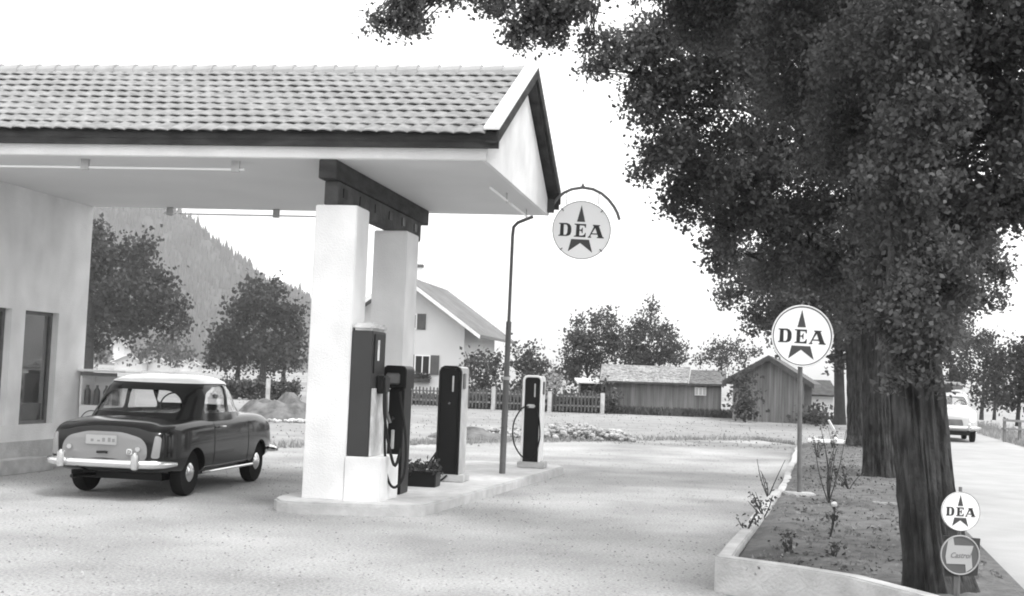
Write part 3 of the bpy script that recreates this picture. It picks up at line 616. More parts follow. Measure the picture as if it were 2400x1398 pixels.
# beams and pillars
SB = -1.96
B('upper_beam', M_dwood, MB().obox(K(SB, .0, ZS-.225), W_*.21, U_*4.15, UZ*.222), .008)
B('lower_beam', mat('lower_timber', .085, .85, .4, 3, .4, 20, spec=.2), MB().obox(K(SB+.02, .17, ZS-.505), W_*.17, U_*3.65, UZ*.277), .008)
for i in range(6): t = .33+i*.62; B('dark_block', M_black, MB().obox(K(SB+.188, t, ZS-.40), W_*.012, U_*.14, UZ*.11))  # small dark blocks spaced along the side of the lower beam
def pillar(s0, s1, t0, t1, z0):
    return MB().obox(K(s0-.03, t0-.02, z0), W_*(s1-s0+.06), U_*(t1-t0+.04), UZ*(3.52-z0))
p = pillar(-2.0, -1.56, .17, .6, .12); B('pillar', M_plaster, p, .012)
p = pillar(-2.02, -1.62, 2.5, 3.05, .12); B('pillar', M_plaster, p, .012)
B('plinth', M_plaster, MB().obox(K(-1.532, .13, .12), W_*.425, U_*.72, UZ*.51), .01)
# pump island (kerbed)
isl = [(-2.62, 13.75), (-2.52, 13.5), (-2.3, 13.38), (-1.7, 13.40), (-1.15, 13.44), (-.95, 13.55), (-.83, 13.8), (.98, 20.3), (.9, 20.75), (.6, 20.9), (-.5, 21.0), (-.75, 20.8), (-2.6, 14.1)]
tag(MB().prism([(x, y, -.02) for x, y in isl], (0, 0, .15)).build('pump_island', M_conc, bevel=.02), 'long pale concrete island with rounded kerb under pillars and pumps', 'traffic island')

# station building
bd = thing('station_building', 'white rendered station building at the left edge with tall shop windows', 'building', tuple(K(-7.3, 3, 0)))
SW = -7.22
def onwall(px, py, s0=SW):
    d = ray(px, py); n = Vector((U_.y, -U_.x, 0)); P0 = K(s0, 0, 0); c = Vector((0, 0, EYE)); k_ = (P0-c).dot(n)/d.dot(n); q = c+d*k_
    t = (q-P0).dot(U_); return t, q.z
w1a = onwall(60, 727); w1b = onwall(139, 992); w1c = onwall(44, 992)
tA, tB, zA, zB = (w1a[0]+w1c[0])/2, onwall(131, 860)[0], w1b[1], w1a[1]
w2 = onwall(20, 860)[0]; T_N = 1.0
def wallpiece(mb, t0, t1, z0, z1): mb.obox(K(SW, t0, z0), W_*-.25, U_*(t1-t0), UZ*(z1-z0))
wm = MB(); zt_ = ZS-.002
for (a, b, c, d) in ((T_N, DEP, 0, zA), (T_N, DEP, zB, zt_), (tB, DEP, zA, zB), (w2, tA, zA, zB), (T_N, w2-1.2, zA, zB)): wallpiece(wm, a, b, c, d)
wm.obox(K(SW-.25, DEP-.25, 0), W_*-3.5, U_*.25, UZ*zt_); wm.obox(K(SW-.25, T_N, 0), W_*-3.5, U_*.25, UZ*zt_)
wall = wm.build('wall', M_plaster, bd, world=True)
B('base_course', M_conc, MB().obox(K(SW+.02, T_N, 0), W_*-.02, U_*(DEP-T_N-.002), UZ*.42), parent=bd)
B('interior_wall', M_post, MB().obox(K(SW-1.6, T_N+.3, .1), W_*-.1, U_*3, UZ*3.7), parent=bd)
B('interior_floor', M_conc, MB().obox(K(SW-1.6, T_N+.3, .3), W_*1.3, U_*2.8, UZ*.1), parent=bd)
for (a, b) in ((tA, tB), (w2-1.2, w2)):
    fm = MB(); fw = .05
    for (p, q, c, d) in ((a, b, zA, zA+fw), (a, b, zB-fw, zB), (a, a+fw, zA+fw, zB-fw), (b-fw, b, zA+fw, zB-fw)): fm.obox(K(SW-.10, p, c), W_*-.05, U_*(q-p), UZ*(d-c))
    fr = fm.build('window', M_post, bd, world=True)
    pn = MB().obox(K(SW-.12, a+.04, zA+.04), W_*-.006, U_*(b-a-.08), UZ*(zB-zA-.08)).build('pane', M_wglass, fr); pn.location = -bd.location
st_t0 = onwall(0, 1100)[0]
B('step', M_conc2, MB().obox(K(SW+.001+.02, T_N, 0), W_*.28, U_*(onwall(81, 1095)[0]-T_N), UZ*.2), .01, parent=bd)
# display in the window
ds = thing('window_display', 'arched mirror frame on a stand inside the shop window', 'shop display', tuple(K(SW-.6, (tA+tB)/2, .4)))
arc = []; tm_, zm_ = tA+.24, onwall(70, 880)[1]
for i in range(13): a = PI*i/12; arc.append(K(SW-.45, tm_-.19*math.cos(a), zm_+.19*math.sin(a)))
arc = [K(SW-.45, tm_-.19, zm_-.35)]+arc+[K(SW-.45, tm_+.19, zm_-.35)]
MB().tube(arc, .03, 8).build('arched_frame', M_black, ds, world=True)
MB().prism([p-W_*.02 for p in arc], W_*-.01).build('pale_panel', M_whitep, ds, world=True)
MB().obox(K(SW-.7, tA, .4), W_*.5, U_*(tB-tA), UZ*(zm_-.42-.4)).build('stand', M_post, ds, world=True)
pb = thing('poster_board', 'pale poster board hung high inside the shop window', 'poster', tuple(K(SW-.5, tA+.2, zB-.9)))
MB().obox(K(SW-.5, tA+.02, zB-1.15), W_*-.02, U_*.3, UZ*.95).build('board', M_lamp, pb, world=True)
MB().obox(K(SW-.49, tA+.1, zB-.95), W_*.01, U_*.09, UZ*.3).build('printed_figure', M_post, pb, world=True)

# oil cabinet beside the building corner
cb = PY(181, 1010, 18.6); cw = .70
oc = thing('oil_cabinet', 'white oil bottle cabinet with round emblem standing behind the dark car', 'display cabinet', (cb.x, cb.y, 0), rad(-8)); ztop = PY(235, 867, 18.6).z
MB().box(0, cw, 0, .45, .12, .92).build('lower_cabinet', M_whitep, oc, bevel=.01)
MB().box(0, .03, 0, .45, .921, ztop-.1).box(cw-.03, cw, 0, .45, .921, ztop-.1).box(.03, cw-.03, .42, .45, .921, ztop-.1).build('upper_frame', M_whitep, oc)
MB().box(-.04, cw+.06, -.05, .5, ztop-.035, ztop).build('top_slab', M_whitep, oc, bevel=.008)
MB().box(.0, cw*.86, -.012, .0, ztop-.10, ztop-.045).build('dark_sign_strip', M_post, oc)
for i in range(4):
    x = .07+i*.155; MB().lathe([(.045, .925), (.05, .94), (.05, 1.14), (.02, 1.19), (.02, 1.23)], (x, .12, 0), n=12).build('oil_bottle', M_post, oc, smooth=True)
MB().tube([(.03+.19+.19*math.cos(a*PI/16), -.008, .62+.22*math.sin(a*PI/16)) for a in range(33)], .007, 6, cap=False).build('emblem_ring', M_post, oc)
MB().prism([(.22, -.014, .76), (.25, -.014, .66), (.32, -.014, .56), (.22, -.014, .6), (.12, -.014, .56), (.19, -.014, .66)], (0, .01, 0)).build('emblem_star', M_star, oc)
for x, y in ((.04, .04), (cw-.04, .04), (.04, .41), (cw-.04, .41)): MB().box(x-.03, x+.03, y-.03, y+.03, 0, .12).build('foot', M_black, oc)

# tube lamps under the soffit
def tubelamp(label, p0, p1, nb, n=2):
    p0, p1 = Vector(p0), Vector(p1); r = thing('tube_lamp', label, 'lamp', tuple((p0+p1)/2), group='tube lamps under the canopy')
    MB().tube([p0, p1], .014, 10).build('tube', M_whitep, r, smooth=True, world=True)
    for t in nb:
        q = p0.lerp(p1, t); d = (p1-p0).normalized(); MB().obox(q-d*.05+Vector((0, -.025, -.03)), d*.1, (0, .05, 0), (0, 0, ZS-q.z+.028)).build('bracket', M_conc2, r, world=True)
zl = ZS-.1
tubelamp('long tube lamp under the front edge of the canopy at left', K(-6.6, .22, zl), K(-2.95, .22, zl), (.45, .97))
tubelamp('long tube lamp along the rear canopy edge left of the pillars', K(-6.0, DEP-.12, zl), K(-2.35, DEP-.12, zl), (.03, .5))
tubelamp('nearer short tube lamp beside the gable', K(-.22, 1.25, zl), K(-.22, 2.35, zl), (.97,))
tubelamp('farther short tube lamp beside the gable', K(-.22, 2.55, zl), K(-.22, 3.85, zl), (.95,))
# drain pipe
dp = PZ(1177, 1110, .13); top = K(-.42, DEP-.15, ZS-.05); r = thing('drainpipe', 'tall dark drainpipe standing on the island below the rear canopy corner', 'pipe', tuple(dp))
dt = Vector((dp.x+.02, dp.y-.35, 3.75)); mid = dp.lerp(dt, .64); up = dp.lerp(dt, .40)
MB().tube([dp, up], .05, 12).tube([up, mid], .043, 12).build('lower_pipe', M_zinc, r, smooth=True, world=True)
MB().tube([mid, dt, dt+Vector((.01, 0, .13)), dt+Vector((.07, 0, .2)), dt+Vector((.18, 0, .25)), dt+Vector((.30, -.02, .30))], .026, 12).build('upper_pipe', M_zinc, r, smooth=True, world=True)
MB().tube([up-Vector((0, 0, .02)), up+Vector((0, 0, .03))], .06, 12).build('collar', M_conc, r, smooth=True, world=True)

# ================================================================== ROUND SIGNS
CX, CY, CR = 785., 690., 565.
def N_(p): return [((x-CX)/CR, (CY-y)/CR) for x, y in p]
STAR1 = N_([(772, 205), (848, 530), (690, 530)]); STAR2 = N_([(590, 870), (935, 875), (1003, 1122), (765, 942), (532, 1112)])
LD = [N_([(345, 566), (500, 564), (545, 580), (575, 615), (588, 660), (586, 735), (568, 785), (535, 808), (495, 817), (338, 817), (340, 803), (368, 790), (374, 592), (346, 580)]), N_([(440, 592), (440, 792), (478, 793), (500, 775), (510, 740), (514, 650), (505, 610), (482, 592)])]
LE = [N_([(645, 570), (868, 572), (866, 642), (850, 640), (836, 604), (748, 600), (746, 684), (778, 680), (796, 642), (808, 642), (806, 752), (794, 750), (778, 706), (745, 704), (742, 796), (800, 797), (836, 782), (856, 742), (868, 744), (862, 827), (638, 823), (638, 810), (676, 796), (682, 596), (645, 586)])]
LA = [N_([(1000, 580), (1137, 582), (1137, 598), (1118, 606), (1192, 804), (1217, 820), (1217, 836), (1084, 834), (1084, 819), (1106, 806), (1091, 768), (974, 766), (957, 802), (972, 815), (972, 833), (906, 832), (906, 819), (930, 806), (1022, 612), (1000, 598)]), N_([(1048, 640), (984, 746), (1084, 746)])]
def dea(root, c, rad_, X, n, rim=True, front=.012, mface=M_whitep):
    """disc facing -n; X = right, up = Z"""
    c = Vector(c); X = Vector(X).normalized(); n = Vector(n).normalized(); Z = Vector((0, 0, 1))
    MB().lathe([(rad_*.985, -front), (rad_, -front*.6), (rad_, front*.6), (rad_*.985, front)], c, n, 64).build('disc', mface, root, world=True)
    f = c-n*(front+.0015)
    for P in (STAR1, STAR2): placed(shape2d([P], .003), f, X*rad_, Z*rad_, n).build('star', M_star, root, world=True)
    for P in (LD, LE, LA): placed(shape2d(P, .003), f-n*.0005, X*rad_, Z*rad_, n).build('letter', M_letter, root, world=True)
    def ring(r_, th, m, nm, k=0): MB().tube([f+(X*math.cos(a)+Z*math.sin(a))*r_ for a in [2*PI*i/64 for i in range(65)]], th, 6, cap=False).build(nm, m, root, smooth=True, world=True)
    if rim: ring(rad_*.945, rad_*.014, M_letter, 'inner_line'); ring(rad_*.99, rad_*.02, M_sheet, 'rim')
    else: ring(rad_*.99, rad_*.012, M_post, 'rim')
sp_ = PZ(1873, 1162, .2); Ysg = sp_.y
sg = thing('post_sign', 'large round sign with three letters and star on a post in the flower bed', 'sign', tuple(sp_)); sc = PY(1880, 788, Ysg-.02); sc_r = 72/FPX*Ysg
dea(sg, sc, sc_r, (1, 0, 0), (-.0, 1, 0))
MB().tube([sp_, (sc.x-.005, Ysg+.035, sc.z-sc_r*.7), (sc.x, Ysg+.035, sc.z+.2)], .032, 10).build('post', M_post, sg, smooth=True, world=True)
MB().box(sp_.x-.2, sp_.x+.19, sp_.y-.13, sp_.y+.12, .17, .245).build('base_block', M_conc2, sg, bevel=.015, world=True)
# hanging sign and bracket
Yg = 17.6; hc = PY(1363, 540, Yg); hr = 69/FPX*Yg
br_ = thing('sign_bracket', 'curved iron arm reaching out from the gable above the hanging sign', 'bracket', tuple(PY(1322, 470, Yg)))
arcp = [PY(x, y, Yg) for x, y in [(1296, 480), (1306, 466), (1322, 452), (1340, 444), (1366, 440), (1390, 444), (1410, 454), (1426, 468), (1439, 485), (1447, 500), (1452, 516)]]
MB().tube(arcp, .022, 8).build('arm', M_post, br_, smooth=True, world=True)
MB().obox(arcp[0]-Vector((.2, .05, .12)), (.22, 0, 0), (0, .1, 0), (0, 0, .2)).build('wall_plate', M_dwood, br_, world=True)
MB().lathe([(.03, 0), (.004, .06)], arcp[4]+Vector((0, 0, .01)), n=8).build('finial', M_post, br_, world=True)
hs = thing('hanging_sign', 'round sign with letters and star hanging from the curved arm at the gable', 'sign', tuple(hc))
dea(hs, hc, hr, (1, 0, 0), (0, 1, 0), rim=False)
for px, y0, y1 in ((1328, 450, 480), (1403, 450, 480)): MB().tube([PY(px+1, y0, Yg), PY(px, y1, Yg)], .006, 6).build('chain', M_post, hs, world=True)
for a in (PI*.25, PI*.75, PI*1.25, PI*1.75):
    d = Vector((math.cos(a), 0, math.sin(a))); MB().tube([hc+d*hr*1.02-Vector((0, .02, 0)), hc+d*hr*.9-Vector((0, .02, 0))], .008, 6).build('clip', M_post, hs, world=True)
# two small round signs before the nearest tree
Yk = 8.0; s1 = PY(2251, 1199, Yk); r1 = 45/FPX*Yk; pf = PY(2252, 1420, Yk)
ss = thing('small_sign', 'small round sign with letters and star on a short stake before the tree foot', 'sign', (pf.x, pf.y+.03, 0))
dea(ss, s1, r1, (1, .03, 0), (-.03, 1, 0), rim=False, front=.008); MB().tube([(s1.x, Yk+.03, .0), (s1.x+.01, Yk+.03, s1.z+r1+.03)], .012, 8).build('stake', M_post, ss, world=True)
s2 = PY(2249, 1301, Yk); r2 = 46/FPX*Yk; cs = thing('oil_sign', 'round motor oil sign with script lettering before a dark square board', 'sign', (s2.x-.12, Yk+.05, 0))
X_ = Vector((1, 0, 0)); n_ = Vector((0, 1, 0))
bk = [PY(x, y, Yk+.02) for x, y in [(2212, 1256), (2298, 1263), (2291, 1350), (2214, 1352)]]
MB().prism(bk, (0, .015, 0)).build('square_board', M_red, cs, world=True)
MB().lathe([(r2*.98, -.008), (r2, 0), (r2*.98, .008)], s2, n_, 48).build('disc', mat('oil_sign_dark', .085, .5, .1, 8), cs, world=True)
f2 = s2-n_*.0095
MB().tube([f2+(X_*math.cos(a)+UZ*math.sin(a))*r2*.96 for a in [2*PI*i/48 for i in range(49)]], .005, 6, cap=False).build('ring', mat('ring_grey', .33, .6), cs, smooth=True, world=True)
band = [(-.62, .70), (-.36, .86), (-.30, .48), (.66, .48), (.56, .10), (.62, -.62), (.30, -.84), (.26, -.45), (-.68, -.45), (-.74, -.1)]
placed(shape2d([band], .002), f2-n_*.001, X_*r2, UZ*r2, n_).build('pale_band', mat('oil_sign_band', .36, .5), cs, world=True)
placed(text_mb('Castrol', .38, .003, .35), f2-n_*.003-UZ*r2*.02, X_*r2*.9, UZ*r2, n_).build('lettering', mat('oil_sign_script', .17, .5), cs, world=True)
MB().tube([(s2.x-.005, Yk+.045, 0), (s2.x-.005, Yk+.045, s2.z)], .014, 8).build('stake', M_post, cs, world=True)

# ================================================================== FUEL PUMPS
def hose(pts, r=.016, k=6):
    pts = [Vector(p) for p in pts]; out = []
    for i in range(len(pts)-1):
        p0, p1, p2, p3 = pts[max(i-1, 0)], pts[i], pts[i+1], pts[min(i+2, len(pts)-1)]
        for j in range(k):
            t = j/k; out.append(.5*((2*p1)+(-p0+p2)*t+(2*p0-5*p1+4*p2-p3)*t*t+(-p0+3*p1-3*p2+p3)*t**3))
    out.append(pts[-1]); return MB().tube(out, r, 8)
def rbox(x0, x1, y0, y1, z0, z1, rr=.05):      # box with rounded top corners seen from the front
    pts = [(x0, y0, z0), (x1, y0, z0)]
    for i in range(7): a = PI/2*i/6; pts.append((x1-rr+rr*math.cos(a), y0, z1-rr+rr*math.sin(a)))
    for i in range(7): a = PI/2+PI/2*i/6; pts.append((x0+rr+rr*math.cos(a), y0, z1-rr+rr*math.sin(a)))
    return MB().prism(pts, (0, y1-y0, 0))
rz = -rad(9.5)
# 1: cabinet pump on the plinth against the front pillar
c = K(-1.525, .16, .632); q = thing('fuel_pump', 'dark red cabinet fuel pump with white lid on the plinth beside the front pillar', 'fuel pump', tuple(c), rz, 'fuel pumps')
MB().box(0, .25, 0, .56, 0, 1.44).build('body', M_red, q, bevel=.008)
MB().box(-.0, .262, -.012, .575, 1.442, 1.53).build('lid', M_stone, q, bevel=.03)
MB().box(.251, .262, .03, .53, .0, .78).build('pale_panel', M_stone, q, bevel=.003)
MB().box(.251, .266, .05, .5, .95, 1.41).build('display', M_black, q, bevel=.005)
MB().box(.267, .27, .16, .24, 1.1, 1.34).build('gauge', M_stone, q)
MB().box(.251, .36, .2, .44, .72, .93).build('nozzle_holder', M_black, q, bevel=.02)
hose([(.33, .3, .86), (.36, .28, .5), (.38, .25, .1), (.42, .28, -.25), (.5, .34, -.36), (.58, .42, -.2), (.56, .5, .2), (.46, .5, .75)]).build('hose', M_rubber, q, smooth=True)
hose([(.34, .26, .9), (.37, .2, .5), (.45, .2, .1), (.52, .22, -.1), (.56, .3, .1)], .018).build('hose', M_rubber, q, smooth=True)
# 2: black round-shouldered pump behind the cabinet
c = K(-1.385, 1.05, .13); q = thing('fuel_pump', 'slim black fuel pump with rounded head right behind the cabinet pump', 'fuel pump', tuple(c), rz, 'fuel pumps')
rbox(-.02, .27, 0, .42, 1.28, 1.56, .06).build('head', M_black, q, bevel=.01)
MB().box(.06, .25, .02, .4, .0, 1.279).build('body', M_black, q, bevel=.01)
MB().box(.115, .15, -.012, .019, .55, .78).build('meter_glass', M_stone, q, bevel=.004)
MB().lathe([(.02, -.01), (.014, .01)], (.13, .0, .92), (0, 1, 0), n=12).build('knob', M_chrome, q)
MB().box(.02, .2, -.03, -.001, 1.33, 1.47).build('dial', M_post, q, bevel=.02)
MB().tube([(.03, -.02, 1.25), (.05, -.03, 1.0), (.1, -.03, .86)], .022, 8).build('nozzle', M_post, q, smooth=True)
# 3 and 4: tall modern pumps with white frame
def tall_pump(label, p, rot, w_, d_, h, trim, side):
    q = thing('fuel_pump', label, 'fuel pump', p, rot, 'fuel pumps')
    MB().box(-.06, w_+.10, -.06, d_*.8, 0, .10).build('pedestal', M_conc2, q, bevel=.012)
    MB().box(.014, w_-.014, .0, d_-.02, .101, h-.02).build('body', M_black, q, bevel=.008)
    fr = MB(); pts = [(0, 0, .101), (0, 0, h-.06), (.02, 0, h-.02), (.06, 0, h), (w_-.06, 0, h), (w_-.02, 0, h-.02), (w_, 0, h-.06), (w_, 0, .101)]
    fr.tube(pts, .02, 8); fr.build('front_trim', trim, q, smooth=True)
    MB().box(w_-.012, w_+.012, .012, d_, .101, h-.01).build('side_panel', side, q, bevel=.006)
    MB().box(.0, w_, .012, d_, h-.018, h+.012).build('top', M_whitep, q, bevel=.01)
    MB().box(w_*.6, w_*.68, -.008, .0, h-.34, h-.12).build('sight_glass', M_stone, q, bevel=.003)
    MB().box(w_+.013, w_+.03, .1, .25, h-.3, h-.08).build('dial', M_post, q, bevel=.01)
    MB().lathe([(.015, -.02), (.012, 0)], (w_*.5, 0, h-.5), (0, 1, 0), n=10).build('knob', M_chrome, q)
    return q
c = PZ(1022, 1128, .13); q = tall_pump('tall black fuel pump with white side panel in the middle of the island', tuple(c), rz, .29, .5, 1.58, M_black, M_conc2)
hose([(-.0, .1, .5), (-.04, .02, .3), (-.12, -.05, .1), (-.16, -.1, .03), (-.05, -.14, .02), (.08, -.12, .02), (.16, -.06, .09)], .014).build('hose', M_rubber, q, smooth=True)
hose([(-.03, .1, .4), (-.14, .0, .2), (-.2, -.05, .05), (-.3, -.1, .02), (-.34, 0, .02)], .012).build('hose', M_rubber, q, smooth=True)
c = PZ(1221, 1096, .13); q = tall_pump('farthest black fuel pump with white frame and looping hose near the drainpipe', tuple(c), rz, .29, .42, 1.50, M_whitep, M_sheet)
hose([(.1, -.03, 1.0), (-.02, -.05, .96), (-.14, -.06, .72), (-.13, -.06, .42), (.0, -.06, .2), (.14, -.05, .14), (.24, -.05, .26), (.3, -.05, .5), (.28, -.05, .78), (.22, -.03, .98)], .012).build('hose', M_rubber, q, smooth=True)
MB().box(.06, .2, -.04, -.001, .98, 1.04).build('nozzle_holder', M_stone, q, bevel=.015)
# planting trough
c = PZ(950, 1140, .13); q = thing('plant_trough', 'low dark trough of plants on the island between the pumps', 'plant trough', tuple(c), rz)
MB().box(0, .40, 0, .3, 0, .2).build('trough', M_black, q, bevel=.01)
pts = np.array([(random.uniform(0, .4), random.uniform(0, .3), random.uniform(.18, .3)) for _ in range(90)]); npmesh('plants', leaves(pts, 5, .03, .06), 4, M_hedge, q)

# ================================================================== CARS
def objmesh(mb, name='part'):
    me = bpy.data.meshes.new(name); me.from_pydata([tuple(p) for p in mb.v], [], mb.f); me.update(); bm = bmesh.new(); bm.from_mesh(me); bmesh.ops.recalc_face_normals(bm, faces=bm.faces); bm.to_mesh(me); bm.free(); return me
def modded(me, mods):
    o = bpy.data.objects.new('work', me); COL.objects.link(o); tmp = [o]
    for kind, arg in mods:
        if kind == 'SUB': m = o.modifiers.new('s', 'SUBSURF'); m.levels = m.render_levels = arg
        elif kind == 'SOL': m = o.modifiers.new('s', 'SOLIDIFY'); m.thickness = arg; m.offset = -1
        else:
            c_ = bpy.data.objects.new('cut', arg); COL.objects.link(c_); tmp.append(c_)
            m = o.modifiers.new('b', 'BOOLEAN'); m.operation = kind; m.solver = 'EXACT'; m.object = c_
    bpy.context.view_layer.update(); r = bpy.data.meshes.new_from_object(o.evaluated_get(bpy.context.evaluated_depsgraph_get()))
    for x in tmp: bpy.data.objects.remove(x)
    return r
def link_mesh(name, me, m, parent, smooth=True):
    me.materials.clear(); me.materials.append(m); me.name = name
    if smooth: me.shade_smooth(); me.set_sharp_from_angle(angle=rad(35))
    o = bpy.data.objects.new(name, me); COL.objects.link(o); o.parent = parent; return o
ST = [(0.00, .56, .40, .70, .79), (.05, .68, .35, .80, .88), (.2, .74, .30, .865, .925), (.5, .765, .27, .90, .965), (.9, .775, .26, .925, .99), (1.5, .78, .25, .94, .985), (2.2, .78, .25, .955, .99), (2.8, .775, .26, .965, 1.01), (3.2, .76, .27, .955, .99), (3.55, .735, .3, .91, .94), (3.82, .68, .34, .82, .86), (3.93, .56, .4, .68, .74)]
def lower_body():
    mb = MB(); n = None
    for (x, w_, zb, sh, dk_) in ST:
        half = [(0, zb), (w_*.6, zb), (w_*.93, zb+.02), (w_*.995, zb+.12), (w_, .58), (w_*.985, sh-.14), (w_*.955, sh-.04), (w_*.87, sh+.005), (w_*.72, sh+.01), (w_*.55, (sh+dk_)/2+.012), (w_*.28, dk_)]
        ring = half+[(0, dk_+.006)]+[(-a, b) for a, b in reversed(half[1:])]; n = len(ring); mb.v += [Vector((x, -a, b)) for a, b in ring]
    for i in range(len(ST)-1):
        for j in range(n): mb.f.append((i*n+j, i*n+(j+1) % n, (i+1)*n+(j+1) % n, (i+1)*n+j))
    for base in (0, (len(ST)-1)*n):          # quads across the end caps
        for j in range(11): a, b, c_, d = base+j, base+j+1, base+(n-j-1) % n, base+(n-j) % n; mb.f.append((a, b, c_, d) if len({a, b, c_, d}) == 4 else tuple(dict.fromkeys((a, b, c_, d))))
    return mb
GH = [(.90, .52, 3.0, .74), (.98, .60, 2.93, .725), (1.08, .72, 2.80, .70), (1.2, .84, 2.68, .685), (1.3, .95, 2.56, .662), (1.385, 1.08, 2.42, .615), (1.44, 1.27, 2.24, .52), (1.47, 1.52, 2.03, .33)]
def greenhouse(k=0.0):
    mb = MB(); n = 56
    for (z, a, b, w_) in GH:
        a += k*1.2; b -= k*1.2; w_ -= k; cx = (a+b)/2; hx = (b-a)/2; z_ = z-(k if z > 1.2 else (k*.3 if z > .95 else -.0)) - (.06 if k and z < .92 else 0)
        for j in range(n):
            q = 2*PI*j/n; e = 2/3.0; cs_, sn = math.cos(q), math.sin(q)
            mb.v.append(Vector((cx+hx*math.copysign(abs(cs_)**e, cs_), w_*math.copysign(abs(sn)**e, sn), z_)))
    for i in range(len(GH)-1):
        for j in range(n): mb.f.append((i*n+j, i*n+(j+1) % n, (i+1)*n+(j+1) % n, (i+1)*n+j))
    mb.f.append(tuple(range(n))); mb.v.append(Vector((1.78, 0, 1.482-k))); t = len(mb.v)-1; b0 = (len(GH)-1)*n
    for j in range(n): mb.f.append((b0+j, b0+(j+1) % n, t))
    return mb
def rpoly(pts, r=.08, k=5):
    out = []; n = len(pts)
    for i in range(n):
        p0, p1, p2 = (Vector(pts[i-1]), Vector(pts[i]), Vector(pts[(i+1) % n])); a = p1+(p0-p1).normalized()*min(r, (p0-p1).length*.45); b = p1+(p2-p1).normalized()*min(r, (p2-p1).length*.45)
        for j in range(k+1): t = j/k; out.append(tuple(a*(1-t)**2+2*p1*t*(1-t)+b*t*t))
    return out
def project(poly, bvh, axis, sgn, off, m, name, parent, rings=7, thick=.0, start=5):
    """outline in the plane across `axis`, laid on the body surface"""
    cx = sum(p[0] for p in poly)/len(poly); cy = sum(p[1] for p in poly)/len(poly); n = len(poly); mb = MB()
    def hit(a, b):
        if axis == 'x': o, d = Vector((-start*sgn, a, b)), Vector((sgn, 0, 0))
        elif axis == 'y': o, d = Vector((a, -start*sgn, b)), Vector((0, sgn, 0))
        else: o, d = Vector((a, b, start)), Vector((0, 0, -1))
        h = bvh.ray_cast(o, d); 
        return (h[0]-d*off) if h[0] is not None else None
    last = hit(cx, cy)
    if last is None: return None
    mb.v.append(last)
    for k in range(1, rings+1):
        t = k/rings
        for (a, b) in poly: h = hit(cx+(a-cx)*t, cy+(b-cy)*t); last = h or last; mb.v.append(last)
    for j in range(n): mb.f.append((0, 1+j, 1+(j+1) % n))
    for k in range(rings-1):
        for j in range(n): A = 1+k*n+j; B_ = 1+k*n+(j+1) % n; mb.f.append((A, B_, B_+n, A+n))
    me = objmesh(mb); 
    if thick: me = modded(me, [('SOL', thick)])
    return link_mesh(name, me, m, parent)
